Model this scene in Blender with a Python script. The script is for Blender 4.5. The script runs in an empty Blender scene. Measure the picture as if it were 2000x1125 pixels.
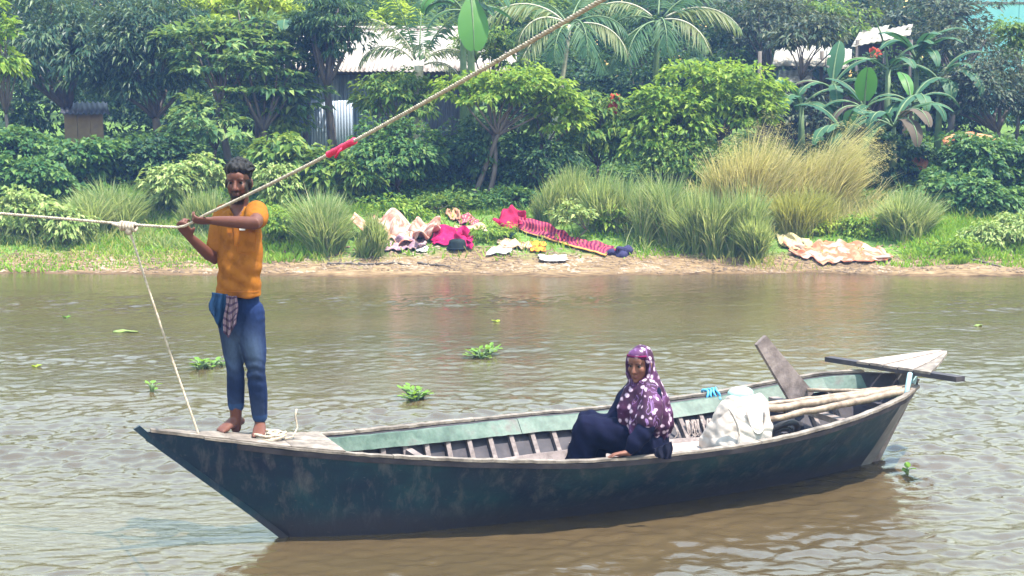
import bpy, bmesh, math
import numpy as np
from mathutils import Vector, Matrix

# ------------------------------------------------------------------ camera, sky, sun, exposure
SC = bpy.context.scene
COL = SC.collection
FPX, CAMH = 2800.0, 2.57                      # focal length in photo pixels, eye height over the water
PITCH = math.atan((562.5 - 200.0) / FPX)
cam_data = bpy.data.cameras.new("camera")
cam_data.sensor_width = 36.0
cam_data.lens = 36.0 * FPX / 2000.0
cam_data.clip_start, cam_data.clip_end = 0.1, 2000.0
cam = bpy.data.objects.new("camera", cam_data)
cam.location = (0, 0, CAMH)
cam.rotation_euler = (math.pi / 2 - PITCH, 0, 0)
COL.objects.link(cam)
SC.camera = cam

SUN_EL, SUN_AZ = 71.0, 110.0                  # azimuth clockwise from +Y (the view direction)
world = bpy.data.worlds.new("World")
SC.world = world
world.use_nodes = True
wn = world.node_tree
sky = wn.nodes.new("ShaderNodeTexSky")
sky.sky_type = 'NISHITA'
sky.sun_disc = False
sky.sun_elevation = math.radians(SUN_EL)
sky.sun_rotation = math.radians(SUN_AZ)
sky.air_density = 2.9
sky.dust_density = 1.0
sky.ozone_density = 1.8
wn.links.new(sky.outputs[0], wn.nodes['Background'].inputs[0])
wn.nodes['Background'].inputs[1].default_value = 0.15

sun_data = bpy.data.lights.new("sun", 'SUN')
sun_data.energy = 4.0
sun_data.angle = math.radians(0.53)
sun_data.color = (1.0, 0.93, 0.82)
sun = bpy.data.objects.new("sun", sun_data)
_e, _a = math.radians(SUN_EL), math.radians(SUN_AZ)
SUN_DIR = Vector((math.cos(_e) * math.sin(_a), math.cos(_e) * math.cos(_a), math.sin(_e)))
sun.rotation_euler = SUN_DIR.to_track_quat('Z', 'Y').to_euler()
sun.location = SUN_DIR * 60
COL.objects.link(sun)
vs = SC.view_settings
vs.view_transform = 'Standard'
vs.look = 'None'
vs.gamma = 1.0
vs.use_curve_mapping = False
vs.exposure = 1.85
SC.cycles.max_bounces = 8
SC.cycles.transparent_max_bounces = 8
SC.cycles.use_denoising = True

# ------------------------------------------------------------------ helpers
A3 = lambda *v: np.array(v, float)
_c, _s = math.cos(PITCH), math.sin(PITCH)

def ray(px, py):
    a = (px - 1000.0) / FPX
    b = (562.5 - py) / FPX
    return A3(a, _c + b * _s, -_s + b * _c)

def at(px, py, Y):
    """point of the place seen at photo pixel (px, py) at distance Y"""
    r = ray(px, py)
    return r * (Y / r[1]) + A3(0, 0, CAMH)

def unit(v):
    v = np.asarray(v, float)
    return v / (np.linalg.norm(v, axis=-1, keepdims=True) + 1e-12)

def rs(seed):
    return np.random.RandomState(seed)

def wob(x, y, seed=0, f=1.0, n=7):
    """smooth random field, about -1..1"""
    r = rs(1000 + seed)
    out = 0
    for i in range(n):
        a = r.uniform(0, 2 * math.pi)
        k = f * r.uniform(0.5, 2.2)
        out = out + np.sin((np.cos(a) * x + np.sin(a) * y) * k + r.uniform(0, 6.28))
    return out / math.sqrt(n) * 0.9

WORLD = {}

def link(name, mesh, mat, parent=None, origin=None, mats=None):
    o = bpy.data.objects.new(name, mesh)
    COL.objects.link(o)
    n = len(mesh.vertices)
    if origin is None:
        if n:
            co = np.empty(n * 3, np.float32)
            mesh.vertices.foreach_get('co', co)
            co = co.reshape(-1, 3)
            origin = (co.min(0) + co.max(0)) / 2
            if parent is None:
                origin = A3(origin[0], origin[1], co[:, 2].min())
        else:
            origin = A3(0, 0, 0)
    origin = np.asarray(origin, float)
    mesh.transform(Matrix.Translation(Vector(-origin)))
    base = WORLD[parent.name] if parent else A3(0, 0, 0)
    o.location = origin - base
    if parent:
        o.parent = parent
    WORLD[o.name] = origin
    if mats:
        for m in mats:
            mesh.materials.append(m)
    elif mat:
        mesh.materials.append(mat)
    return o

def mk(name, verts, faces, mat, parent=None, smooth=False, origin=None):
    me = bpy.data.meshes.new(name)
    if isinstance(verts, np.ndarray):
        verts = verts.reshape(-1, 3).astype(np.float32)
    me.from_pydata(verts, [], faces)
    if smooth:
        me.polygons.foreach_set('use_smooth', np.ones(len(me.polygons), bool))
    me.update()
    return link(name, me, mat, parent, origin)

def thing(name, label, cat, loc, group=None):
    o = bpy.data.objects.new(name, None)
    o.empty_display_size = 0.1
    COL.objects.link(o)
    o.location = loc
    WORLD[o.name] = np.asarray(loc, float)
    return tag(o, label, cat, group)

def tag(o, label, cat, group=None):
    o["label"] = label
    o["category"] = cat
    if group:
        o["group"] = group
    return o

def kind(o, k):
    o["kind"] = k
    return o

class MB:
    """collects shapes into one mesh"""
    def __init__(s):
        s.v, s.f, s.n = [], [], 0
    def add(s, v, f):
        v = np.asarray(v, float).reshape(-1, 3)
        s.v.append(v)
        s.f += [tuple(int(i) + s.n for i in q) for q in f]
        s.n += len(v)
        return s
    def grid(s, P, close_u=False, flip=False):
        P = np.asarray(P, float)
        n, m = P.shape[:2]
        f = []
        for i in range(n - 1):
            for j in range(m if close_u else m - 1):
                a, b = i * m + j, i * m + (j + 1) % m
                q = (a, b, b + m, a + m)
                f.append(q[::-1] if flip else q)
        return s.add(P, f)
    def loft(s, rings, caps=True):
        """closed tube through rings (n, m, 3)"""
        P = np.asarray(rings, float)
        n, m = P.shape[:2]
        f = []
        for i in range(n - 1):
            for j in range(m):
                a, b = i * m + j, i * m + (j + 1) % m
                f.append((a, b, b + m, a + m))
        if caps:
            f.append(tuple(range(m))[::-1])
            f.append(tuple((n - 1) * m + j for j in range(m)))
        return s.add(P, f)
    def tube(s, pts, rad, seg=8, ref=None, caps=True, dome=0):
        """tube along pts; rad: scalar, list, or list of (r_side, r_other)"""
        pts = np.asarray(pts, float)
        n = len(pts)
        if np.isscalar(rad):
            rad = [rad] * n
        rad = [(r, r) if np.isscalar(r) else r for r in rad]
        T = np.gradient(pts, axis=0) if n > 2 else np.repeat((pts[1] - pts[0])[None], 2, 0)
        T = unit(T)
        if dome:
            t0, t1 = T[0], T[-1]
            pp, rr, tt = [], [], []
            for k in range(dome):
                a = math.pi / 2 * (k + 0.35) / (dome + 0.35)
                pp.append(pts[0] - t0 * max(rad[0]) * math.cos(a)); rr.append((rad[0][0] * math.sin(a), rad[0][1] * math.sin(a))); tt.append(t0)
            for p, r, t in zip(pts, rad, T):
                pp.append(p); rr.append(r); tt.append(t)
            for k in reversed(range(dome)):
                a = math.pi / 2 * (k + 0.35) / (dome + 0.35)
                pp.append(pts[-1] + t1 * max(rad[-1]) * math.cos(a)); rr.append((rad[-1][0] * math.sin(a), rad[-1][1] * math.sin(a))); tt.append(t1)
            pts, rad, T = np.array(pp), rr, np.array(tt)
            n = len(pts)
        if ref is None:
            ref = A3(0, 0, 1) if abs(T[0][2]) < 0.9 else A3(0, 1, 0)
        rings = []
        ang = np.linspace(0, 2 * math.pi, seg, endpoint=False)
        for p, r, t in zip(pts, rad, T):
            u = np.cross(ref, t)
            if np.linalg.norm(u) < 1e-4:
                u = np.cross(A3(1, 0, 0.1), t)
            u = unit(u)
            w = np.cross(t, u)
            rings.append(p + np.cos(ang)[:, None] * u * r[0] + np.sin(ang)[:, None] * w * r[1])
        return s.loft(rings, caps)
    def ell(s, c, r, R=None, seg=16, rings=10):
        th = np.linspace(0.02, math.pi - 0.02, rings)
        ph = np.linspace(0, 2 * math.pi, seg, endpoint=False)
        P = np.stack([np.sin(th)[:, None] * np.cos(ph) * r[0], np.sin(th)[:, None] * np.sin(ph) * r[1],
                      -np.cos(th)[:, None] * np.ones(seg) * r[2]], -1)
        if R is not None:
            P = P @ np.asarray(R, float).T
        return s.loft(P + np.asarray(c, float))
    def box(s, c, size, R=None):
        h = np.asarray(size, float) / 2
        P = np.array([[x, y, z] for z in (-1, 1) for y in (-1, 1) for x in (-1, 1)], float) * h
        if R is not None:
            P = P @ np.asarray(R, float).T
        return s.add(P + np.asarray(c, float), [(0, 2, 3, 1), (4, 5, 7, 6), (0, 1, 5, 4), (2, 6, 7, 3), (0, 4, 6, 2), (1, 3, 7, 5)])
    def sweep(s, profs):
        """closed bar through profile rings"""
        return s.loft(np.asarray(profs, float))
    def V(s):
        return np.concatenate(s.v)
    def build(s, name, mat, parent=None, smooth=False, origin=None):
        return mk(name, s.V(), s.f, mat, parent, smooth, origin)

def rotz(a):
    c, s = math.cos(a), math.sin(a)
    return np.array([[c, -s, 0], [s, c, 0], [0, 0, 1]])

def rotx(a):
    c, s = math.cos(a), math.sin(a)
    return np.array([[1, 0, 0], [0, c, -s], [0, s, c]])

def roty(a):
    c, s = math.cos(a), math.sin(a)
    return np.array([[c, 0, s], [0, 1, 0], [-s, 0, c]])

def melt(mb, voxel, iters, name='tmp', factor=0.5):
    """union of closed shapes as one continuous smooth mesh"""
    me = bpy.data.meshes.new(name)
    me.from_pydata(mb.V(), [], mb.f)
    bm = bmesh.new(); bm.from_mesh(me)
    bmesh.ops.recalc_face_normals(bm, faces=bm.faces)
    bm.to_mesh(me); bm.free()
    o = bpy.data.objects.new('tmp', me)
    COL.objects.link(o)
    m = o.modifiers.new('r', 'REMESH'); m.mode = 'VOXEL'; m.voxel_size = voxel; m.use_smooth_shade = True
    if iters:
        m = o.modifiers.new('s', 'SMOOTH'); m.factor = factor; m.iterations = iters
    dg = bpy.context.evaluated_depsgraph_get()
    dg.update()
    out = bpy.data.meshes.new_from_object(o.evaluated_get(dg))
    out.name = name
    bpy.data.objects.remove(o)
    bpy.data.meshes.remove(me)
    out.materials.clear()
    return out

def get_co(me):
    co = np.empty(len(me.vertices) * 3, np.float32); me.vertices.foreach_get('co', co)
    return co.reshape(-1, 3).astype(float)

def get_no(me):
    co = np.empty(len(me.vertices) * 3, np.float32); me.vertices.foreach_get('normal', co)
    return co.reshape(-1, 3).astype(float)

def set_co(me, co):
    me.vertices.foreach_set('co', co.astype(np.float32).ravel()); me.update()

def set_col(me, col, name='col'):
    a = me.color_attributes.new(name, 'FLOAT_COLOR', 'POINT')
    c4 = np.ones((len(col), 4), np.float32); c4[:, :3] = col
    a.data.foreach_set('color', c4.ravel())

# ------------------------------------------------------------------ materials
def nodes(name):
    m = bpy.data.materials.new(name)
    m.use_nodes = True
    nt = m.node_tree
    return m, nt, nt.nodes['Principled BSDF']

def N(nt, t, **kw):
    n = nt.nodes.new(t)
    for k, v in kw.items():
        setattr(n, k, v)
    return n

def ramp(nt, fac, stops, interp='LINEAR'):
    r = N(nt, 'ShaderNodeValToRGB')
    r.color_ramp.interpolation = interp
    el = r.color_ramp.elements
    while len(el) < len(stops):
        el.new(0.5)
    for e, (p, c) in zip(el, stops):
        e.position = p
        e.color = (*c, 1) if len(c) == 3 else c
    nt.links.new(fac, r.inputs[0])
    return r.outputs[0]

def noise(nt, scale, detail=4, rough=0.55, coord='Object', stretch=None, dist=0.0):
    tc = N(nt, 'ShaderNodeTexCoord')
    mp = N(nt, 'ShaderNodeMapping')
    if stretch:
        mp.inputs['Scale'].default_value = stretch
    nt.links.new(tc.outputs[coord], mp.inputs[0])
    n = N(nt, 'ShaderNodeTexNoise')
    n.inputs['Scale'].default_value = scale
    n.inputs['Detail'].default_value = detail
    n.inputs['Roughness'].default_value = rough
    n.inputs['Distortion'].default_value = dist
    nt.links.new(mp.outputs[0], n.inputs['Vector'])
    return n.outputs['Fac']

def mix(nt, f, a, b, mode='MIX'):
    m = N(nt, 'ShaderNodeMix', data_type='RGBA', blend_type=mode)
    for sock, v in ((m.inputs[0], f), (m.inputs[6], a), (m.inputs[7], b)):
        if hasattr(v, 'links'):
            nt.links.new(v, sock)
        elif isinstance(v, (int, float)):
            sock.default_value = v
        else:
            sock.default_value = (*v, 1)
    return m.outputs[2]

def bump(nt, b, h, strength=0.4, dist=0.01):
    n = N(nt, 'ShaderNodeBump')
    n.inputs['Strength'].default_value = strength
    n.inputs['Distance'].default_value = dist
    nt.links.new(h, n.inputs['Height'])
    nt.links.new(n.outputs[0], b.inputs['Normal'])

def mottled(name, cols, scale=6, rough=0.7, stretch=None, bstr=0.3, bdist=0.01, spec=0.4, dist=0.0, detail=5, coord='Object', fine=None):
    """noise between colours, with relief"""
    m, nt, b = nodes(name)
    f = noise(nt, scale, detail, 0.6, coord, stretch, dist)
    st = [(0.3 + 0.4 * i / max(1, len(cols) - 1), c) for i, c in enumerate(cols)]
    c = ramp(nt, f, st)
    if fine:
        f2 = noise(nt, fine, 3, 0.6, coord, stretch)
        c = mix(nt, 0.5, c, ramp(nt, f2, [(0.35, (0.35, 0.35, 0.35)), (0.65, (0.65, 0.65, 0.65))]), 'OVERLAY')
        f = f2
    nt.links.new(c, b.inputs['Base Color'])
    b.inputs['Roughness'].default_value = rough
    b.inputs['Specular IOR Level'].default_value = spec
    bump(nt, b, f, bstr, bdist)
    return m

def leaf_mat(name, cols, trans=0.3, rough=0.5, spec=0.16, tcol=None):
    """each leaf has its own hue; light passes through it"""
    m, nt, b = nodes(name)
    g = N(nt, 'ShaderNodeNewGeometry')
    st = [(i / max(1, len(cols) - 1), c) for i, c in enumerate(cols)]
    c = ramp(nt, g.outputs['Random Per Island'], st)
    nt.links.new(c, b.inputs['Base Color'])
    b.inputs['Roughness'].default_value = rough
    b.inputs['Specular IOR Level'].default_value = spec
    t = N(nt, 'ShaderNodeBsdfTranslucent')
    tc = mix(nt, 0.6, c, tcol or tuple(min(1, x * k) for x, k in zip(cols[-1], (1.5, 1.6, 0.8))))
    nt.links.new(tc, t.inputs['Color'])
    ms = N(nt, 'ShaderNodeMixShader')
    ms.inputs[0].default_value = trans
    out = nt.nodes['Material Output']
    nt.links.new(b.outputs[0], ms.inputs[1]); nt.links.new(t.outputs[0], ms.inputs[2])
    nt.links.new(ms.outputs[0], out.inputs['Surface'])
    return m

def col_mat(name, rough=0.55, spec=0.35, bscale=90, bstr=0.1, sss=0.0):
    m, nt, b = nodes(name)
    a = N(nt, 'ShaderNodeVertexColor', layer_name='col')
    f = noise(nt, 35, 4)
    c = mix(nt, 0.25, a.outputs[0], ramp(nt, f, [(0.3, (0.35, 0.35, 0.35)), (0.7, (0.62, 0.62, 0.62))]), 'OVERLAY')
    nt.links.new(c, b.inputs['Base Color'])
    b.inputs['Roughness'].default_value = rough
    b.inputs['Specular IOR Level'].default_value = spec
    bump(nt, b, noise(nt, bscale, 3), bstr, 0.004)
    return m

def cloth_mat(name, base, second=None, pattern=None, scale=10, rough=0.85, third=None, trans=0.12):
    """woven cloth; pattern: stripes / checks / spots / patches, on the cloth's own UV"""
    m, nt, b = nodes(name)
    uv = N(nt, 'ShaderNodeUVMap')
    c = None
    if pattern in ('stripes', 'checks'):
        sx = N(nt, 'ShaderNodeSeparateXYZ'); nt.links.new(uv.outputs[0], sx.inputs[0])
        def band(sock, k, w):
            a = N(nt, 'ShaderNodeMath', operation='MULTIPLY'); a.inputs[1].default_value = k; nt.links.new(sock, a.inputs[0])
            fr = N(nt, 'ShaderNodeMath', operation='FRACT'); nt.links.new(a.outputs[0], fr.inputs[0])
            g = N(nt, 'ShaderNodeMath', operation='LESS_THAN'); g.inputs[1].default_value = w; nt.links.new(fr.outputs[0], g.inputs[0])
            return g.outputs[0]
        c = mix(nt, band(sx.outputs[0], scale, 0.42), base, second)
        if pattern == 'checks':
            c = mix(nt, band(sx.outputs[1], scale * 0.6, 0.35), c, third or second, 'MIX')
        elif third:
            g = N(nt, 'ShaderNodeMath', operation='LESS_THAN'); g.inputs[1].default_value = 0.15; nt.links.new(sx.outputs[1], g.inputs[0])
            c = mix(nt, g.outputs[0], c, third)
    elif pattern == 'patches':
        mp = N(nt, 'ShaderNodeMapping'); mp.inputs['Scale'].default_value = (scale, scale * 0.6, 1)
        nt.links.new(uv.outputs[0], mp.inputs[0])
        n = N(nt, 'ShaderNodeTexNoise'); n.inputs['Scale'].default_value = 1.0; n.inputs['Detail'].default_value = 3
        nt.links.new(mp.outputs[0], n.inputs['Vector'])
        c = ramp(nt, n.outputs['Fac'], [(0.40, base), (0.50, second), (0.60, third or base), (0.68, base)])
    if c is None:
        f = noise(nt, 3, 3)
        c = ramp(nt, f, [(0.35, base), (0.65, tuple(x * 0.8 for x in base))])
    nt.links.new(c, b.inputs['Base Color'])
    b.inputs['Roughness'].default_value = rough
    b.inputs['Specular IOR Level'].default_value = 0.2
    bump(nt, b, noise(nt, 22, 4), 0.35, 0.012)
    t = N(nt, 'ShaderNodeBsdfTranslucent'); nt.links.new(c, t.inputs['Color'])
    ms = N(nt, 'ShaderNodeMixShader'); ms.inputs[0].default_value = trans
    nt.links.new(b.outputs[0], ms.inputs[1]); nt.links.new(t.outputs[0], ms.inputs[2])
    nt.links.new(ms.outputs[0], nt.nodes['Material Output'].inputs['Surface'])
    return m

M = {}
M['leaf_dark'] = leaf_mat('dark glossy leaves', [(0.009, 0.032, 0.018), (0.022, 0.062, 0.024), (0.075, 0.125, 0.032)], 0.25, 0.5, 0.14)
M['leaf_mango'] = leaf_mat('mango leaves', [(0.008, 0.026, 0.018), (0.016, 0.044, 0.026), (0.03, 0.07, 0.035), (0.12, 0.16, 0.07)], 0.22, 0.4, 0.16)
M['leaf_mid'] = leaf_mat('mid green leaves', [(0.03, 0.085, 0.018), (0.08, 0.15, 0.024), (0.18, 0.23, 0.04)], 0.32, 0.5, 0.16)
M['leaf_lime'] = leaf_mat('lime green leaves', [(0.045, 0.115, 0.014), (0.115, 0.20, 0.02), (0.25, 0.32, 0.05)], 0.38)
M['leaf_pale'] = leaf_mat('pale green leaves', [(0.09, 0.16, 0.035), (0.18, 0.25, 0.07), (0.32, 0.36, 0.14)], 0.3)
M['leaf_purple'] = leaf_mat('small purplish leaves', [(0.016, 0.03, 0.028), (0.028, 0.055, 0.035), (0.06, 0.09, 0.045), (0.12, 0.12, 0.07)], 0.2)
M['leaf_papaya'] = leaf_mat('layered broad leaves', [(0.03, 0.085, 0.035), (0.075, 0.15, 0.045), (0.2, 0.26, 0.08)], 0.3)
M['leaf_yellow'] = leaf_mat('yellow green leaves', [(0.2, 0.28, 0.03), (0.32, 0.38, 0.05)], 0.4)
M['leaf_vine'] = leaf_mat('vine leaves', [(0.018, 0.065, 0.022), (0.045, 0.115, 0.028), (0.12, 0.19, 0.04)], 0.28, 0.5, 0.16)
M['grass_blade'] = leaf_mat('tall grass blades', [(0.04, 0.10, 0.03), (0.11, 0.20, 0.05), (0.24, 0.30, 0.12), (0.38, 0.38, 0.20)], 0.42, 0.45)
M['grass_gold'] = leaf_mat('golden grass blades', [(0.16, 0.18, 0.06), (0.34, 0.30, 0.12), (0.56, 0.47, 0.27)], 0.42, 0.55)
M['grass_short'] = leaf_mat('short lime grass', [(0.08, 0.19, 0.016), (0.15, 0.27, 0.024), (0.25, 0.34, 0.05)], 0.35, 0.55)
M['grass_dry'] = leaf_mat('dry grass', [(0.22, 0.24, 0.06), (0.34, 0.32, 0.1)], 0.3, 0.6)
M['hyacinth'] = leaf_mat('water hyacinth leaves', [(0.06, 0.15, 0.02), (0.1, 0.22, 0.03), (0.2, 0.27, 0.05)], 0.35, 0.45)
M['banana'] = leaf_mat('banana leaf', [(0.05, 0.15, 0.03), (0.075, 0.19, 0.035)], 0.35, 0.45, 0.16)
M['banana_dark'] = leaf_mat('dull banana leaf', [(0.025, 0.075, 0.04), (0.045, 0.11, 0.05)], 0.25, 0.5, 0.16)
M['banana_dead'] = leaf_mat('dead banana leaf', [(0.055, 0.042, 0.028), (0.085, 0.065, 0.045)], 0.2, 0.7, 0.2)
M['frond'] = leaf_mat('palm leaflets', [(0.022, 0.065, 0.03), (0.04, 0.10, 0.045), (0.09, 0.15, 0.07)], 0.25, 0.5, 0.16)
M['frond_tan'] = leaf_mat('ageing palm leaflets', [(0.06, 0.11, 0.045), (0.12, 0.16, 0.07), (0.22, 0.23, 0.12)], 0.3, 0.5)
M['bark'] = mottled('bark', [(0.05, 0.04, 0.035), (0.12, 0.1, 0.085)], 9, 0.9, (1, 1, 0.25), 0.6, 0.02)
M['bark_pale'] = mottled('pale palm trunk', [(0.26, 0.25, 0.18), (0.45, 0.43, 0.33)], 8, 0.8, (1, 1, 3), 0.5, 0.01)
M['stem_green'] = mottled('green stem', [(0.05, 0.1, 0.035), (0.11, 0.16, 0.06)], 8, 0.6)

# ------------------------------------------------------------------ terrain
def tz(X, Y):
    X = np.asarray(X, float); Y = np.asarray(Y, float)
    Ys = Y + 0.18 * wob(X, X * 0, 3, 0.7) * np.clip((24 - Y) / 2.5, 0, 1) + (0.09 * wob(X, X * 0, 4, 2.2) + .07 * wob(X, Y, 14, 4.0)) * np.clip((23 - Y) / 1.5, 0, 1)
    z = np.interp(Ys, [8, 20.3, 21.35, 21.75, 22.1, 22.5, 23, 24, 25, 26, 28, 30, 34, 45, 80, 500],
                  [-1.5, -0.35, -0.01, 0.06, 0.14, 0.25, 0.40, 0.64, 0.85, 1.05, 1.4, 1.6, 1.9, 2.6, 4, 9])
    amp = np.clip((Y - 21.2) / 3, 0.0, 1) * 0.07
    return z + amp * wob(X, Y, 5, 1.6) + 0.012 * wob(X, Y, 6, 7.0)

def axis(lo, hi, d, far, ratio=1.35):
    a = list(np.arange(lo, hi + d / 2, d))
    st, x = d, a[-1]
    while x < far[1]:
        st *= ratio; x += st; a.append(x)
    st, x = d, a[0]
    while x > far[0]:
        st *= ratio; x -= st; a.insert(0, x)
    return np.array(a)

def sheet(xs, ys, zf):
    X, Y = np.meshgrid(xs, ys)
    Z = zf(X, Y)
    P = np.stack([X, Y, Z], -1)
    n, m = X.shape
    i = np.arange(n - 1)[:, None] * m + np.arange(m - 1)[None]
    F = np.stack([i, i + 1, i + 1 + m, i + m], -1).reshape(-1, 4)
    return P.reshape(-1, 3), F

def ground_material():
    m, nt, b = nodes('river bank ground')
    g = N(nt, 'ShaderNodeNewGeometry')
    sx = N(nt, 'ShaderNodeSeparateXYZ'); nt.links.new(g.outputs['Position'], sx.inputs[0])
    big = noise(nt, 0.8, 5, 0.6, 'Object')
    fine = noise(nt, 9, 6, 0.65, 'Object', (0.5, 1.5, 1))
    mud = ramp(nt, fine, [(0.30, (0.05, 0.032, 0.018)), (0.45, (0.13, 0.085, 0.045)), (0.6, (0.21, 0.145, 0.08)), (0.75, (0.32, 0.24, 0.15))])
    soil = ramp(nt, fine, [(0.3, (0.05, 0.09, 0.02)), (0.55, (0.09, 0.16, 0.03)), (0.7, (0.15, 0.2, 0.05))])
    # height plus noise decides where the mud ends and the turf begins
    a = N(nt, 'ShaderNodeMath', operation='MULTIPLY_ADD'); a.inputs[1].default_value = 0.55; a.inputs[2].default_value = -0.27
    nt.links.new(big, a.inputs[0])
    s = N(nt, 'ShaderNodeMath', operation='ADD'); nt.links.new(sx.outputs[2], s.inputs[0]); nt.links.new(a.outputs[0], s.inputs[1])
    f = ramp(nt, s.outputs[0], [(0.16, (0, 0, 0)), (0.27, (1, 1, 1))])
    c = mix(nt, f, mud, soil)
    wet = ramp(nt, sx.outputs[2], [(0.0, (0.55, 0.5, 0.45)), (0.035, (1, 1, 1))])
    c = mix(nt, 1.0, c, wet, 'MULTIPLY')
    nt.links.new(c, b.inputs['Base Color'])
    b.inputs['Roughness'].default_value = 0.9
    b.inputs['Specular IOR Level'].default_value = 0.2
    bump(nt, b, fine, 0.8, 0.05)
    return m
M['ground'] = ground_material()
P, F = sheet(axis(-13, 13, 0.1, (-400, 400)), axis(20.4, 28, 0.08, (19.0, 600)), tz)
kind(mk('river_bank', P, F, M['ground'], smooth=True, origin=A3(0, 0, 0)), 'structure')

# ------------------------------------------------------------------ boat frame of reference
BO = A3(-2.0867, 7.9839, 0)                      # below the bow tip, at water level
BD = A3(0.91223, 0.40967, 0)                     # bow to stern
BN = A3(0.40967, -0.91223, 0)                    # towards the near side
BS = [0, .25, .5, .75, 1, 1.25, 1.5, 1.75, 2, 2.25, 2.5, 2.75, 3, 3.25, 3.5, 3.75, 4, 4.25, 4.5, 4.75, 5, 5.25, 5.47]
BB = [.012, .06, .11, .175, .245, .33, .41, .49, .57, .63, .68, .705, .71, .705, .70, .69, .67, .645, .61, .56, .485, .33, .05]
BG = [.71, .665, .62, .575, .54, .51, .49, .47, .455, .44, .43, .425, .42, .42, .42, .43, .445, .465, .495, .53, .565, .595, .615]
BW = [0, 0, 0, 0, .095, .17, .24, .265, .29, .31, .325, .34, .335, .325, .31, .29, .265, .235, .18, .12, .045, 0, 0]
gB = lambda s: np.interp(s, BS, BB)
gG = lambda s: np.interp(s, BS, BG)
gW = lambda s: np.interp(s, BS, BW)

def bo(s, b, z):
    return BO + BD * s + BN * b + A3(0, 0, 1) * z

def keel(s):
    return float(np.interp(s, [0, .3, .81, 1.3, 4.6, 5.14, 5.47], [.66, .43, -.005, -.17, -.17, -.005, .55]))

def section(s, t=0.0):
    """half section from the keel to the gunwale, t = inset for the inner face"""
    B, G, W, K = gB(s), gG(s), gW(s), keel(s)
    if K < -0.006:
        pts = [(0, K), (W * .55, K * .85), (W * .9, K * .45), (W, 0), (W + (B - W) * .32, G * .3), (W + (B - W) * .62, G * .6), (W + (B - W) * .85, G * .83), (B, G)]
    else:
        f = np.array([0, .14, .28, .42, .56, .71, .86, 1])
        pts = [(B * q ** .93, K + (G - K) * q) for q in f]
    if t:
        pts = [(max(0.0, b - t), z + (t * .6 if i == 0 else 0)) for i, (b, z) in enumerate(pts)]
        pts[-1] = (pts[-1][0], pts[-1][1] - .004)
    return pts

def side_in(s, z, t=0.03):
    pts = section(s, t)
    return float(np.interp(z, [p[1] for p in pts], [p[0] for p in pts]))

SS = np.unique(np.concatenate([np.linspace(0, 5.47, 70)]))

# ------------------------------------------------------------------ water
def rough_mask(X, Y):
    n = wob(X * 0.45, Y * 0.9, 21, 1.0)
    n2 = wob(X * 0.25, Y * 1.6, 22, 1.4)
    base = np.interp(Y, [6, 12.2, 13.6, 15.0, 17.2, 17.9, 18.9, 19.5, 21.5], [1.15, 1.1, .62, .36, .3, .5, .5, .2, .14])
    m = base * (1 + 0.55 * n + 0.45 * n2)
    band = np.exp(-((Y - 18.35 - 0.15 * wob(X, X * 0, 23, .8)) / 0.55) ** 2)
    m = m + 0.8 * band * (np.exp(-((X + 1.0) / 2.2) ** 2) + 0.9 * np.exp(-((X - 7.2) / 1.4) ** 2) + 0.45 * np.exp(-((X + 5.5) / 2.2) ** 2))
    # calm in the lee of the hull, smooth inside it
    d = (X - BO[0]) * BD[0] + (Y - BO[1]) * BD[1]
    b = (X - BO[0]) * BN[0] + (Y - BO[1]) * BN[1]
    W = np.interp(d, BS, BW)
    lee = np.exp(-(np.clip(b - W, 0, 9) / 0.40) ** 2) * (b > 0) * np.clip((d - .6) / .5, 0, 1) * np.clip((5.6 - d) / .5, 0, 1)
    m = m * (1 - 0.30 * lee)
    inside = (np.abs(b) < W + 0.02) & (d > 0.8) & (d < 5.15)
    return np.clip(np.where(inside, 0.05, m), 0.03, 1.5)

def waves(X, Y):
    r = rs(77)
    z = np.zeros_like(X)
    m = rough_mask(X, Y)
    for lam, cnt, slope in ((1.6, 8, .016), (0.8, 12, .026), (0.42, 18, .034), (0.25, 30, .055), (0.165, 44, .100), (0.115, 44, .115), (0.08, 30, .07)):
        for i in range(cnt):
            L = lam * r.uniform(0.75, 1.3)
            a = r.normal(math.pi / 2 + 0.2, 0.62)
            k = 2 * math.pi / L
            A = slope / k * math.sqrt(2.0 / cnt)
            ph = k * (np.cos(a) * X + np.sin(a) * Y) + r.uniform(0, 6.28) + 0.8 * np.sin(X * r.uniform(.3, 1.2) + Y * r.uniform(.3, 1.2))
            z += A * np.sin(ph)
    z *= m
    # wake trailing from the stern
    d = (X - BO[0]) * BD[0] + (Y - BO[1]) * BD[1] - 5.1
    b = (X - BO[0]) * BN[0] + (Y - BO[1]) * BN[1]
    for k, wdt in ((0.42, .10), (0.30, .08), (-0.35, .1), (0.05, .12)):
        c = b - k * d - 0.03
        z += 0.022 * np.exp(-(c / wdt) ** 2) * np.clip(d / 0.3, 0, 1) * np.exp(-np.clip(d, 0, 99) / 3.0)
    return z - 0.004

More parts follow.
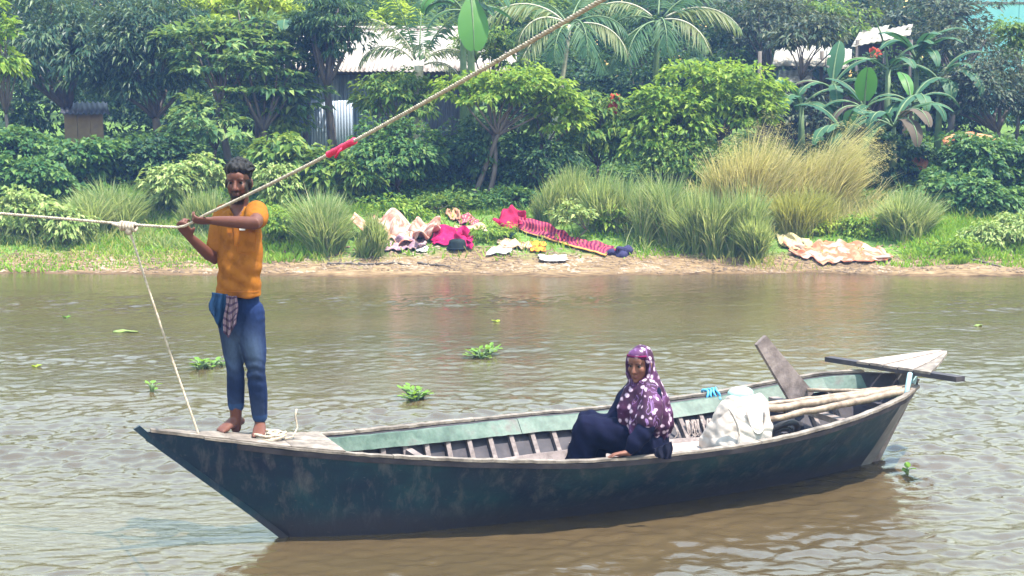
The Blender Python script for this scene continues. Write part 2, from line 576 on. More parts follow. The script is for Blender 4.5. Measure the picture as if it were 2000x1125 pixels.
def water_material():
    m, nt, b = nodes('muddy river water')
    f = noise(nt, 0.35, 4, 0.6, 'Object', (0.6, 1.6, 1))
    c = ramp(nt, f, [(0.3, (0.046, 0.034, 0.016)), (0.7, (0.062, 0.043, 0.022))])
    nt.links.new(c, b.inputs['Base Color'])
    b.inputs['Roughness'].default_value = 0.07
    b.inputs['IOR'].default_value = 1.62
    b.inputs['Specular IOR Level'].default_value = 0.5
    f1 = noise(nt, 13, 4, 0.62, 'Object', (0.7, 1.5, 1), 0.8)
    bump(nt, b, f1, 0.22, 0.02)
    return m
M['water'] = water_material()
ys = [7.2]
while ys[-1] < 21.9:
    ys.append(ys[-1] + 0.0015 * ys[-1] ** 1.25)
ys = np.array([-400, -100, -30, -8, 0, 4, 6, 6.8] + ys)
xs = axis(-8.2, 8.2, 0.025, (-420, 420), 1.6)
P, F = sheet(xs, ys, waves)
kind(mk('river_water', P, F, M['water'], smooth=True, origin=A3(0, 0, 0)), 'structure')

# ------------------------------------------------------------------ the boat
def hull_paint():
    m, nt, b = nodes('weathered teal hull paint')
    big = noise(nt, 1.6, 6, 0.65, 'Object', (1, 1, 1.6), 0.4)
    streak = noise(nt, 7, 6, 0.7, 'Object', (1.6, 1.6, 0.35), 0.3)
    c = ramp(nt, big, [(0.3, (0.003, 0.009, 0.026)), (0.5, (0.004, 0.020, 0.034)), (0.7, (0.008, 0.042, 0.052))])
    w = ramp(nt, streak, [(0.5, (0, 0, 0)), (0.72, (0.75, 0.75, 0.75))])
    c = mix(nt, w, c, (0.075, 0.07, 0.075))
    g = N(nt, 'ShaderNodeNewGeometry'); sx = N(nt, 'ShaderNodeSeparateXYZ'); nt.links.new(g.outputs['Position'], sx.inputs[0])
    a = N(nt, 'ShaderNodeMath', operation='MULTIPLY_ADD'); a.inputs[1].default_value = 0.14; nt.links.new(streak, a.inputs[0]); nt.links.new(sx.outputs[2], a.inputs[2])
    tar = ramp(nt, a.outputs[0], [(0.12, (1, 1, 1)), (0.26, (0, 0, 0))])
    c = mix(nt, tar, c, (0.02, 0.02, 0.028))
    scr = noise(nt, 26, 4, 0.7, 'Object', (0.5, 0.5, 2.2), 1.2)
    c = mix(nt, ramp(nt, scr, [(0.66, (0, 0, 0)), (0.74, (0.6, 0.6, 0.6))]), c, (0.16, 0.15, 0.14))
    chip = noise(nt, 11, 6, 0.75, 'Object', (1, 1, 1.3), 2.0)
    c = mix(nt, ramp(nt, chip, [(0.63, (0, 0, 0)), (0.66, (.8, .8, .8))]), c, (0.05, 0.042, 0.04))
    nt.links.new(c, b.inputs['Base Color'])
    b.inputs['Roughness'].default_value = 0.55
    b.inputs['Specular IOR Level'].default_value = 0.25
    bump(nt, b, streak, 0.35, 0.02)
    return m
M['hull'] = hull_paint()
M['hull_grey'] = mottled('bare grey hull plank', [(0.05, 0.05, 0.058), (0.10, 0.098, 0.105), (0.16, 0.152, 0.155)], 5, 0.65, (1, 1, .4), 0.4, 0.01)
M['wood_grey'] = mottled('old grey wood', [(0.07, 0.053, 0.05), (0.14, 0.11, 0.105), (0.22, 0.18, 0.17)], 9, 0.8, (1, 1, 1), 0.5, 0.006, fine=40)
M['wood_dark'] = mottled('dark tarred wood', [(0.012, 0.011, 0.016), (0.026, 0.022, 0.03), (0.05, 0.042, 0.048)], 8, 0.7, None, 0.5, 0.006)
M['wood_bleached'] = mottled('bleached platform wood', [(0.12, 0.09, 0.075), (0.24, 0.19, 0.165), (0.34, 0.29, 0.26)], 9, 0.8, None, 0.5, 0.006, fine=45)
M['wood_pale'] = mottled('sun bleached wood', [(0.06, 0.048, 0.04), (0.14, 0.115, 0.098), (0.24, 0.205, 0.175)], 9, 0.8, None, 0.5, 0.006, fine=45)
M['green_paint'] = mottled('faded light green paint', [(0.022, 0.045, 0.036), (0.042, 0.075, 0.058), (0.07, 0.105, 0.085), (0.075, 0.068, 0.062)], 6, 0.6, (1, 1, 1), 0.3, 0.004, fine=38)
M['blue_paint'] = mottled('pale blue paint', [(0.14, 0.26, 0.31), (0.24, 0.34, 0.37)], 8, 0.6)
M['bamboo'] = mottled('bamboo pole', [(0.10, 0.07, 0.05), (0.20, 0.145, 0.105), (0.30, 0.23, 0.175)], 14, 0.6, (1, 1, 1), 0.4, 0.004, fine=60)

boat = thing('wooden_boat', 'long dark teal wooden boat afloat on the river, with a pointed bow', 'boat', bo(2.7, 0, 0))

def half_shell(t, s0, s1, n=60):
    ss = np.linspace(s0, s1, n)
    near = np.array([[bo(s, b, z) for b, z in section(s, t)] for s in ss])
    farr = np.array([[bo(s, -b, z) for b, z in section(s, t)] for s in ss])
    return near, farr

h = MB()
near, farr = half_shell(0, 0, 5.0, 80)
h.grid(near).grid(farr, flip=True)
h.build('hull', M['hull'], boat, True)
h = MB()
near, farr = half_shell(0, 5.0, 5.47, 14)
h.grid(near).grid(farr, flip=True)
h.build('stern_planking', M['hull_grey'], boat, True)  # stern planking in a paler grey than the hull sides
h = MB()
near, farr = half_shell(0.032, 0.35, 5.40, 70)
h.grid(near, flip=True).grid(farr)
h.build('inner_planking', M['wood_dark'], boat, True)

def bar(name, fn, s0, s1, mat, n=24, side=1, parent=boat, seed=0, amp=0.002):
    """timber running along the boat: fn(s) gives its four corners (b, z)"""
    r = rs(seed)
    prof = []
    for s in np.linspace(s0, s1, n):
        j = r.normal(0, amp * .6, 2)
        prof.append([bo(s, side * (b + j[0]), z + j[1]) for b, z in fn(s)])
    return MB().sweep(prof).build(name, mat, parent)

def rail(off, w, t):
    return lambda s: [(gB(s) + off, gG(s) + .001), (gB(s) + off, gG(s) + t), (gB(s) + off - w, gG(s) + t), (gB(s) + off - w, gG(s) + .001)]
k = 0
for side in (1, -1):
    for s0, s1, off, t in ((.32, 1.36, .010, .015), (1.362, 2.28, .016, .018), (2.282, 3.70, .011, .015), (3.702, 5.26, .014, .018)):
        k += 1
        bar('gunwale_rail', rail(off, .046, t), s0, s1, M['wood_pale'], 26, side, seed=k)
    bar('rubbing_strake', lambda s: [(gB(s) + .002, gG(s) - .036), (gB(s) + .010, gG(s) - .004), (gB(s) - .004, gG(s) - .004), (gB(s) - .014, gG(s) - .036)],
        .5, 5.15, M['wood_dark'], 40, side, seed=20 + k)
    def wash(s):
        G = gG(s)
        a, c = side_in(s, G - .008), side_in(s, G - .090)
        return [(a - .030, G - .006), (a - .052, G - .008), (c - .064, G - .090), (c - .046, G - .090)]
    for s0, s1 in ((.95, 2.6), (2.604, 5.22)):
        bar('inner_board', wash, s0, s1, M['green_paint'], 34, side, seed=30 + k)
    def stringer(s):
        z0, z1 = (.135, .215)
        a, c = side_in(s, z1), side_in(s, z0)
        return [(a - .05, z1), (a - .072, z1), (c - .072, z0), (c - .05, z0)]
    bar('stringer', stringer, 1.5, 3.25, M['wood_grey'], 24, side, seed=40 + k)
    bar('stringer', stringer, 3.6, 4.75, M['wood_grey'], 16, side, seed=45 + k)
    for s in np.arange(1.2, 5.0, 0.165):
        zt = gG(s) - .03
        zz = np.linspace(.05, zt, 6)
        prof = []
        for z in zz:
            q = side_in(s, z)
            prof.append([bo(s - .016, side * (q + .002), z), bo(s + .016, side * (q + .002), z), bo(s + .016, side * (q - .046), z), bo(s - .016, side * (q - .046), z)])
        MB().sweep(prof).build('rib', M['wood_grey'], boat)
for i in range(6):
    f0, f1 = -1 + i / 3 + .012, -1 + (i + 1) / 3 - .012
    for s0, s1 in ((1.25, 3.1), (3.11, 4.9)):
        def fl(s):
            q = side_in(s, .075) - .004
            return [(q * f0, .075), (q * f1, .075), (q * f1, .055), (q * f0, .055)]
        bar('floorboard', fl, s0, s1, M['wood_pale' if i in (3, 4) else 'wood_grey'], 14, 1, seed=60 + i)
# bow deck
for i, (s0, s1) in enumerate(((.03, .46), (.464, .80), (.804, 1.1))):
    for half in (-1, 1):
        bar('deck_board', lambda s: [(.002, gG(s) + .004), (.002, gG(s) + .022), (max(.006, gB(s) - .004), gG(s) + .022), (max(.006, gB(s) - .004), gG(s) + .004)],
            s0, s1, M['wood_pale'], 8, half, seed=80 + i)
# stem post with its upturned tip
prof = []
for s, z in ((.84, -.05), (.6, .17), (.3, .43), (.08, .62), (-.02, .715), (-.05, .745)):
    w = .013
    prof.append([bo(s - .016, w * .6, z - .012), bo(s - .016, -w * .6, z - .012), bo(s + .02, -w, z + .006), bo(s + .02, w, z + .006)])
MB().sweep(prof).build('stem_post', M['hull'], boat)
prof = []
for s, z in ((5.12, -.05), (5.25, .17), (5.38, .38), (5.49, .58)):
    w = .022
    prof.append([bo(s + .03, w, z), bo(s + .03, -w, z), bo(s - .03, -w, z), bo(s - .03, w, z)])
MB().sweep(prof).build('stern_post', M['wood_grey'], boat)
# cross timbers
def cross(name, p0, p1, w, t, mat):
    (s0, b0, z0), (s1, b1, z1) = p0, p1
    prof = [[bo(s - w / 2, b, z), bo(s + w / 2, b, z), bo(s + w / 2, b, z + t), bo(s - w / 2, b, z + t)] for s, b, z in (p0, p1)]
    return MB().sweep(prof).build(name, mat, boat)
cross('thwart', (3.06, -.50, .225), (3.06, .50, .225), .24, .025, M['wood_grey'])
cross('thwart', (3.80, -.34, .150), (3.80, .34, .150), .26, .025, M['wood_grey'])
cross('thwart', (4.58, -.46, .400), (4.58, .46, .400), .07, .04, M['wood_grey'])
cross('thwart', (1.72, -.40, .330), (1.72, .40, .330), .05, .03, M['wood_grey'])
cross('cross_beam', (5.25, -.70, .612), (5.25, .745, .712), .075, .036, M['wood_dark'])
# stern platform: planks fanning to the tip
edges = [-1, -.62, -.25, .14, .55, 1]
for i in range(5):
    a, c = edges[i] + .02, edges[i + 1] - .02
    prof = []
    for q in np.linspace(0, 1, 5):
        s = 5.21 + (5.88 - 5.21) * q
        row = []
        for u, dz_ in ((a, 0), (c, 0), (c, .018), (a, .018)):
            b_ = (1 - q) * (.09 + u * .41) + q * (-.12 + u * .065)
            z = (1 - q) * (.664 + (b_ + .3) * .069) + q * .722 + .003 * (i % 2)
            row.append(bo(s - .05 * q * abs(u), b_, z + dz_))
        prof.append(row)
    MB().sweep(prof).build('platform_plank', M['wood_bleached'] if i != 4 else M['wood_pale'], boat)
for b0, s0 in ((.30, 5.16), (.16, 5.33)):
    MB().tube([bo(s0 - .10, b0 + .12, .54), bo(s0 + .02, b0 + .02, .70)], .018, 8).build('strut', M['blue_paint'], boat, True)
cross('cross_beam', (5.02, -.30, .44), (5.02, .30, .44), .05, .04, M['wood_dark'])

# ------------------------------------------------------------------ things in the boat
# leaning plank at the stern
def slab(p0, p1, w0, w1, t, wdir):
    p0, p1 = np.asarray(p0), np.asarray(p1)
    u = unit(p1 - p0); wd = unit(np.asarray(wdir) - u * np.dot(wdir, u)); nn = np.cross(u, wd)
    prof = []
    for q in np.linspace(0, 1, 7):
        w = w0 + (w1 - w0) * q
        c = p0 + (p1 - p0) * q
        prof.append([c - wd * w / 2 - nn * t / 2, c + wd * w / 2 - nn * t / 2, c + wd * w / 2 + nn * t / 2, c - wd * w / 2 + nn * t / 2])
    return prof
pl = MB().sweep(slab(bo(4.74, -.30, .42), bo(4.38, -.34, .89), .20, .10, .035, BD)).build('leaning_plank', M['wood_grey'])
tag(pl, 'short grey weathered plank leaning upright inside the stern of the boat', 'plank')
WORLD[pl.name] = np.array(pl.location)
def wobbly(p0, p1, r0, r1, seed, n=17, amp=.0035, sag=0):
    r = rs(seed)
    q = np.linspace(0, 1, n)[:, None]
    pts = np.asarray(p0) * (1 - q) + np.asarray(p1) * q + r.normal(0, amp, (n, 3))
    pts[:, 2] -= sag * np.sin(np.pi * q[:, 0])
    rad = np.linspace(r0, r1, n) * (1 + 0.10 * (np.arange(n) % 3 == 0))
    return pts, rad
for (p0, p1, r0, r1, lab) in (
        ((3.82, .02, .50), (5.30, .20, .575), .016, .020, 'thin bamboo pole lying along the stern, farthest of three from the near gunwale'),
        ((3.95, .16, .50), (5.24, .29, .585), .026, .030, 'thick bamboo pole lying along the stern between two others'),
        ((4.02, .30, .47), (5.14, .36, .592), .020, .026, 'crooked bamboo pole lying along the stern, nearest the near gunwale')):
    pts, rad = wobbly(bo(*p0), bo(*p1), r0, r1, int(r0 * 1e4))
    tag(MB().tube(pts, list(rad), 9).build('bamboo_pole', M['bamboo'], None, True), lab, 'pole', 'bamboo poles in the boat')
pts, rad = wobbly(bo(4.75, -.28, .50), bo(5.20, .06, .535), .013, .014, 5, 7, .003)
tag(MB().tube(pts, list(rad), 8).build('stick', M['bamboo'], None, True), 'short pale stick lying across the dark stern beneath the cross beam', 'stick')

# white sack with handles
M['sack'] = mottled('white woven sack', [(0.27, 0.225, 0.20), (0.38, 0.33, 0.30), (0.46, 0.41, 0.375)], 5, 0.8, None, 0.5, 0.02)
M['sack_blue'] = mottled('pale turquoise plastic', [(0.2, 0.36, 0.34), (0.3, 0.46, 0.44)], 6, 0.5)
bag = thing('sack', 'bulging white woven sack with white rope handles standing in the boat behind the seated woman', 'sack', bo(3.80, .30, .18))
rings = []
for z, w, d_, sh in ((.17, .19, .13, -.02), (.24, .225, .16, -.02), (.35, .225, .165, -.01), (.46, .205, .145, .0), (.55, .175, .115, .01), (.61, .15, .085, .03), (.655, .11, .05, .03)):
    a = np.linspace(0, 2 * math.pi, 40, endpoint=False)
    ca, sa = np.cos(a), np.sin(a)
    rr = 1 + .06 * np.sin(3 * a + z * 9) + .03 * np.sin(7 * a + z * 20)
    su = np.sign(ca) * np.abs(ca) ** .65; sv = np.sign(sa) * np.abs(sa) ** .65
    rings.append([bo(3.80 + sh + w * u * q, .30 + d_ * v * q, z + .008 * math.sin(5 * x)) for u, v, q, x in zip(su, sv, rr, a)])
me = melt(MB().loft(rings), .008, 2, 'sack_body')
co, no = get_co(me), get_no(me)
cre = sum(np.abs(np.sin(co[:, 0] * a_ + co[:, 2] * b_ + co[:, 1] * 9 + 1.6 * wob(co[:, 0] * 11, co[:, 2] * 11, 60 + i_))) ** .5 for i_, (a_, b_) in enumerate(((22, 9), (-15, 19), (9, 30))))
co += no * (.007 * wob(co[:, 0] * 14 + co[:, 1] * 9, co[:, 2] * 10, 3) + .006 * (cre - 2.0) + .003 * wob(co[:, 0] * 60, co[:, 2] * 60, 4))[:, None]
set_co(me, co)
link('sack_body', me, M['sack'], bag)
MB().ell(bo(3.82, .27, .665), (.095, .06, .045), rotz(.42), 18, 10).build('turquoise_bundle', M['sack_blue'], bag, True)
for s0, dz in ((3.66, 0), (3.84, .0)):
    pts = [bo(s0 + .12 * math.sin(t) * .5 + (.05 if s0 > 3.7 else -.03), .30 + .135 + .03 * math.sin(t), .60 - .17 * math.sin(t) if s0 > 3.7 else .61 - .36 * t / 3.14) for t in np.linspace(0, 3.14, 12)]
    if s0 > 3.7:
        pts = [bo(s0 + .07 * math.cos(t), .30 + .130 + .03 * math.sin(t), .58 - .15 * math.sin(t)) for t in np.linspace(0, 3.14, 12)]
    MB().tube(pts, .0085, 8).build('handle', M['sack'], bag, True)

# black hose coil, blue rope, loose timber, net
M['rubber'] = mottled('black rubber', [(0.012, 0.012, 0.015), (0.03, 0.03, 0.034)], 10, 0.45)
pts = [bo(4.22 + .13 * math.cos(t) + .0 * t, .12 + .05 * math.sin(t * 1.0) + .10 * math.sin(t), .28 + .15 * math.sin(t)) for t in np.linspace(-.3, 3.5, 20)]
pts2 = [bo(4.20 + .10 * math.cos(t), .16 + .08 * math.sin(t), .25 + .12 * math.sin(t) + .01 * t) for t in np.linspace(-.4, 6.2, 28)]
tag(MB().tube(pts, .022, 10).tube(pts2, .02, 10).build('hose', M['rubber'], None, True), 'coiled black rubber hose lying in the stern just behind the white sack', 'hose')
M['rope_blue'] = mottled('blue nylon rope', [(0.04, 0.2, 0.42), (0.08, 0.35, 0.6)], 30, 0.5)
br = MB()
for q in range(4):
    a0 = 4.12 + q * .028
    pr = []
    for t in np.linspace(-2.2, 2.3, 22):
        pr.append(bo(a0 + .01 * math.sin(3 * t + q), -gB(a0) + .012 - .052 * math.sin(t * .5) * 0 + .045 * math.sin(t), gG(a0) - .015 + .055 * math.cos(t)))
    br.tube(pr, .009, 7)
pr = [bo(4.19, -gB(4.2) + .09 + .012 * math.sin(9 * t), gG(4.2) - .01 - .17 * t) for t in np.linspace(0, 1, 12)]
br.tube(pr, .008, 7)
tag(br.build('blue_rope', M['rope_blue'], None, True), 'blue nylon rope wound around the far gunwale above the white sack', 'rope')
M['cardboard'] = mottled('pale worn board', [(0.34, 0.24, 0.19), (0.46, 0.37, 0.32)], 5, 0.8)
bd = MB().sweep(slab(bo(3.24, .13, .285), bo(3.66, .17, .295), .26, .24, .03, BN)).build('loose_board', M['cardboard'])
tag(bd, 'pale pinkish board lying flat between the seated woman and the white sack', 'board')
eng = thing('engine', 'dark oily engine lump low in the stern beneath the bamboo poles', 'engine', bo(4.45, .0, .08))
MB().box(bo(4.45, -.02, .20), (.30, .22, .22), rotz(.42)).build('engine_block', M['wood_dark'], eng)
MB().tube([bo(4.33, .0, .30), bo(4.50, .0, .31)], .05, 12).build('cylinder_head', M['rubber'], eng, True)
MB().tube([bo(4.12, .22, .30), bo(4.42, .16, .33)], .012, 8).build('metal_rod', M['hull_grey'], eng, True)
M['net'] = mottled('grey brown netting', [(0.18, 0.14, 0.13), (0.3, 0.25, 0.23)], 25, 0.9, None, 0.8, 0.02)
nt_ = MB()
r = rs(4)
for i in range(26):
    s0 = r.uniform(3.55, 4.05)
    q = side_in(s0, .3)
    nt_.tube([bo(s0, -q + .07, .33), bo(s0 + r.normal(0, .03), -q + .10, .24), bo(s0 + r.normal(0, .06), -q + .13, .13)], .006, 5)
tag(nt_.build('fishing_net', M['net'], None, True), 'strands of grey fishing net hung inside the far side behind the seated woman', 'net')

# ------------------------------------------------------------------ ropes
M['rope'] = mottled('pale jute rope', [(0.21, 0.165, 0.12), (0.35, 0.29, 0.225), (0.44, 0.375, 0.30)], 40, 0.85, None, 0.7, 0.01)
M['tape'] = mottled('red cloth binding', [(0.45, 0.01, 0.06), (0.65, 0.03, 0.10)], 20, 0.7)
YM = 8.36                                          # distance of the standing man

def strand_rope(pts, R, strands=3, turns=9.0, seg=6, step=.02):
    """laid rope: strands twisted round the line through pts"""
    pts = np.asarray(pts, float)
    L = np.concatenate([[0], np.cumsum(np.linalg.norm(np.diff(pts, axis=0), axis=1))])
    n = max(8, int(L[-1] / step))
    q = np.linspace(0, L[-1], n)
    C = np.stack([np.interp(q, L, pts[:, i]) for i in range(3)], 1)
    T = unit(np.gradient(C, axis=0))
    U = unit(np.cross(A3(0, 1, .1), T)); W = np.cross(T, U)
    mb = MB()
    for k in range(strands):
        a = q * turns * 2 * math.pi + k * 2 * math.pi / strands
        mb.tube(C + (U * np.cos(a)[:, None] + W * np.sin(a)[:, None]) * R * .52, R * .56, seg)
    return mb

HAND_R = at(358, 446, YM - .20)
HAND_L = at(396, 431, YM - .27)
q = np.linspace(0, 1, 14)
left = [at(-700 + (250 + 700) * t, 352 + 86 * t ** .93, YM + .9 - 1.02 * t) for t in q]
mid = [at(300, 441.5, YM - .19), at(345, 444, YM - .215), at(362, 441, YM - .235), at(376, 434, YM - .265)]
p0, p1 = at(400, 420, YM - .30), at(1175, 0, 4.62)
right = [p0 + (p1 - p0) * t for t in np.linspace(0, 1.9, 24)]
ln = np.linspace(0, 1, 24)
for p, t in zip(right, ln):
    p[2] -= .03 * math.sin(math.pi * min(1, t * 1.9))
hr = thing('hauling_rope', 'long pale jute rope pulled taut across the river through the standing man\'s hands', 'rope', HAND_R)
strand_rope(left + mid + right, .0088, 3, 18.0, 6, .014).build('rope_line', M['rope'], hr, True)
rb = []
for t in np.linspace(0, 1, 30):
    s = .0 + t
    a, c = at(640, 295, 1), at(692, 270, 1)
    pp = right[0] + (right[-1] - right[0]) * 0
    rb.append(t)
# red binding wound on the rope
Lr = np.array(right)
def on_rope(px):
    for i in range(len(Lr) - 1):
        for t in np.linspace(0, 1, 40):
            P_ = Lr[i] * (1 - t) + Lr[i + 1] * t
            d = P_[1] * _c - (P_[2] - CAMH) * _s
            if 1000 + FPX * P_[0] / d >= px:
                return P_
    return Lr[-1]
a, c = on_rope(640), on_rope(692)
pp = [a + (c - a) * t for t in np.linspace(0, 1, 60)]
r = rs(8)
MB().tube(pp, [.0100 + .0035 * abs(math.sin(i * .9)) + r.uniform(0, .003) for i in range(60)], 10).tube(
    [a + (c - a) * .62, a + (c - a) * .62 + A3(-.02, -.02, -.02), a + (c - a) * .55 + A3(-.03, -.025, -.045)], .006, 6).build('red_binding', M['tape'], hr, True)
KN = at(250, 441, YM - .12)
bow_end = bo(.30, .02, .665)
ml = [KN + (bow_end - KN) * t - A3(0, 0, .02 * math.sin(math.pi * t)) for t in np.linspace(0, 1, 12)]
mr = thing('mooring_line', 'thin pale rope running down from a knot on the hauling rope to the bow', 'rope', bow_end)
strand_rope(ml, .0075, 3, 14).build('rope_line', M['rope'], mr, True)
kn = MB()
for j in range(5):
    ctr = KN + A3(-.035 + .018 * j, 0, -.002 * j)
    kn.tube([ctr + A3(.006 * math.cos(t), .022 * math.cos(t), .022 * math.sin(t)) for t in np.linspace(0, 6.3, 14)], .009, 7)
kn.ell(KN + A3(.005, -.01, -.03), (.022, .02, .024), None, 10, 7)
kn.tube([KN + A3(0, 0, -.02), KN + A3(-.05, -.01, .0), KN + A3(-.09, 0, .012)], .008, 6)
kn.build('knot', M['rope'], mr, True)
# rope heap and slack end on the bow deck
rc = MB()
zc = gG(.62) + .030
for j, (cs, cb, rx, ry) in enumerate(((.72, .0, .085, .06), (.74, .01, .07, .05), (.70, -.01, .075, .065), (.76, .0, .055, .05))):
    rc.tube([bo(cs + rx * math.cos(t), cb + ry * math.sin(t), gG(cs) + .03 + .009 * j + .006 * math.sin(3 * t)) for t in np.linspace(0, 6.28, 26)], .0085, 6)
rc.tube([bo(.80, .03, gG(.8) + .03), bo(.86, .0, gG(.86) + .04), bo(.90, -.04, gG(.9) + .09), bo(.89, -.05, gG(.9) + .16), bo(.90, -.05, gG(.9) + .20)], .0055, 6)
tag(rc.build('rope_coil', M['rope'], None, True), 'small heap of pale rope on the bow deck beside the standing man\'s foot', 'rope')

# ------------------------------------------------------------------ people
def J(px, py, dY, base):
    return at(px, py, base + dY)

def arc3(a, b, c, n=9):
    """smooth curve through three points"""
    a, b, c = (np.asarray(v, float) for v in (a, b, c))
    t = np.linspace(0, 1, n)[:, None]
    m = 2 * b - (a + c) / 2
    return (1 - t) ** 2 * a + 2 * t * (1 - t) * (m * .35 + b * .65) + t ** 2 * c

def limb(mb, pts, rad, seg=14, n=7):
    """tapered limb bending only at its joints"""
    P, R = [], []
    for i in range(len(pts) - 1):
        for t in np.linspace(0, 1, n, endpoint=(i == len(pts) - 2)):
            P.append(np.asarray(pts[i]) * (1 - t) + np.asarray(pts[i + 1]) * t)
            r0, r1 = rad[i], rad[i + 1]
            R.append(r0 * (1 - t) + r1 * t + .10 * (r0 + r1) / 2 * math.sin(math.pi * t))
    return mb.tube(P, R, seg, None, True, 3)

def hand(mb, wrist, d, palm, thumb_side, curl=(.9, .9, .5), size=1.0, spread=.10):
    """palm, four fingers of unequal length and a thumb; d: wrist to knuckles, palm: the way the palm faces"""
    d = unit(d); palm = unit(np.asarray(palm) - d * np.dot(palm, d)); ac = unit(np.asarray(thumb_side) - d * np.dot(thumb_side, d) - palm * np.dot(thumb_side, palm))
    k = size
    kn = wrist + d * .088 * k
    P = [wrist - d * .02 * k, wrist + d * .02 * k, wrist + d * .06 * k, kn]
    mb.tube(P, [(.022 * k, .020 * k), (.030 * k, .019 * k), (.039 * k, .016 * k), (.036 * k, .013 * k)], 14, ref=palm, dome=2)
    for i, (off, ln) in enumerate(((.028, .072), (.0095, .082), (-.010, .076), (-.028, .060))):
        base = kn + ac * off * k - d * .006 * k - d * abs(off - .005) * .25
        u = unit(d + ac * spread * off / .03)
        ang = 0
        pts, rad = [base - u * .012 * k, base], [.0095 * k, .0092 * k]
        p = base
        for seg_l, c, rr in zip((.45, .31, .24), curl, (.0086, .0078, .0066)):
            ang += c
            p = p + (u * math.cos(ang) + palm * math.sin(ang)) * ln * seg_l * k
            pts.append(p); rad.append(rr * k)
        mb.tube(pts, rad, 8, None, True, 2)
    b = wrist + d * .022 * k + ac * .022 * k
    t1 = b + (d * .55 + ac * .75 + palm * .30) * .036 * k
    t2 = t1 + (d * .80 + ac * .30 + palm * .50) * .030 * k
    t3 = t2 + (d * .75 - ac * .05 + palm * .62) * .024 * k
    mb.tube([b - ac * .01 * k, b, t1, t2, t3], [.013 * k, .0125 * k, .0108 * k, .0095 * k, .0078 * k], 8, None, True, 2)

def head_shapes(mb, C, yaw, pitch=0.0, k=1.0):
    """skull, jaw, brow, nose, lips, ears; local -Y is the face"""
    R = rotz(yaw) @ rotx(pitch)
    g = lambda x, y, z: C + R @ (A3(x, y, z) * k)
    E = lambda c, r: mb.ell(g(*c), tuple(q * k for q in r), R, 18, 12)
    E((0, .012, .032), (.073, .093, .086))
    E((0, -.022, -.030), (.063, .067, .082))
    E((0, -.036, -.078), (.046, .044, .036))
    E((0, -.066, -.102), (.020, .020, .017))
    E((0, -.072, .040), (.050, .022, .034))
    for sx in (-1, 1):
        E((sx * .029, -.083, .022), (.024, .010, .0075))
        E((sx * .034, -.056, -.024), (.026, .028, .028))
        E((sx * .076, .010, -.008), (.010, .021, .032))
        E((sx * .011, -.094, -.036), (.010, .010, .008))
    mb.tube([g(0, -.084, .018), g(0, -.098, -.008), g(0, -.110, -.032)], [.0085 * k, .0105 * k, .0135 * k], 10, None, True, 2)
    E((0, -.086, -.062), (.020, .011, .0058))
    E((0, -.085, -.073), (.019, .012, .0072))
    return g, R

def face_paint(co, C, R, k, skin, beard, lips):
    L = ((co - C) @ R) / k
    x, y, z = L[:, 0], L[:, 1], L[:, 2]
    col = np.repeat(np.array(skin)[None], len(co), 0)
    near_head = (np.abs(x) < .09) & (np.abs(y) < .13) & (np.abs(z) < .14)
    if beard is not None:
        jaw = np.clip(1.2 - ((z + .098) / .045) ** 2, 0, 1) * (z < -.058) + ((z <= -.09) & (z > -.125)) * .6
        side = np.clip((np.abs(x) - .044) / .012, 0, 1) * (z < .02) * (z > -.12) * (y < .0) * (y > -.075)
        mous = np.exp(-((z + .050) / .006) ** 2) * (np.abs(x) < .032) * (y < -.07)
        f = np.clip(1.3 * jaw * (y < -.005) + 1.0 * side + 1.0 * mous, 0, .96) * near_head
        col = col * (1 - f[:, None]) + np.array(beard) * f[:, None]
    f = (np.exp(-((z + .068) / .0085) ** 2) * (np.abs(x) < .024) * (y < -.076)) * near_head * .8
    col = col * (1 - f[:, None]) + np.array(lips) * f[:, None]
    for sx in (-1, 1):
        f = np.exp(-((z - .0265 + .25 * np.abs(np.abs(x) - .03)) / .0042) ** 2) * (np.abs(np.abs(x) - .031) < .020) * (y < -.05) * near_head * .45
        col = col * (1 - f[:, None]) + np.array((.012, .009, .009)) * f[:, None]
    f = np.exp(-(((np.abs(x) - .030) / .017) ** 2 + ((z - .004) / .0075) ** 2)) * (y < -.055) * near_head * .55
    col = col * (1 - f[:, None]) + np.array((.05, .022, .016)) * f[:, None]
    return col

def eyes(g, k, parent):
    mw, mi = M['eye_white'], M['eye_dark']
    for sx in (-1, 1):
        e = MB().ell(g(sx * .030, -.0695, .003), (.0122 * k,) * 3, None, 12, 8).build('eye', mw, parent, True)
        MB().ell(g(sx * .0305, -.0775, .003), (.0092 * k, .0055 * k, .0068 * k), None, 10, 7).build('iris', mi, e, True)

M['eye_white'] = mottled('eye white', [(0.07, 0.06, 0.052), (0.09, 0.075, 0.07)], 5, 0.8, spec=0.05)
M['eye_dark'] = mottled('dark iris', [(0.008, 0.006, 0.005), (0.012, 0.008, 0.007)], 5, 0.5, spec=0.1)
M['skin'] = col_mat('brown skin', 0.55, 0.25, 120, 0.08)
M['hair'] = mottled('black hair', [(0.004, 0.004, 0.005), (0.010, 0.009, 0.010)], 60, 0.6, (1, 1, .3), 0.8, 0.01, spec=0.2)
SKIN, BEARD, LIPS = (.092, .033, .022), (.006, .0045, .0045), (.07, .025, .022)

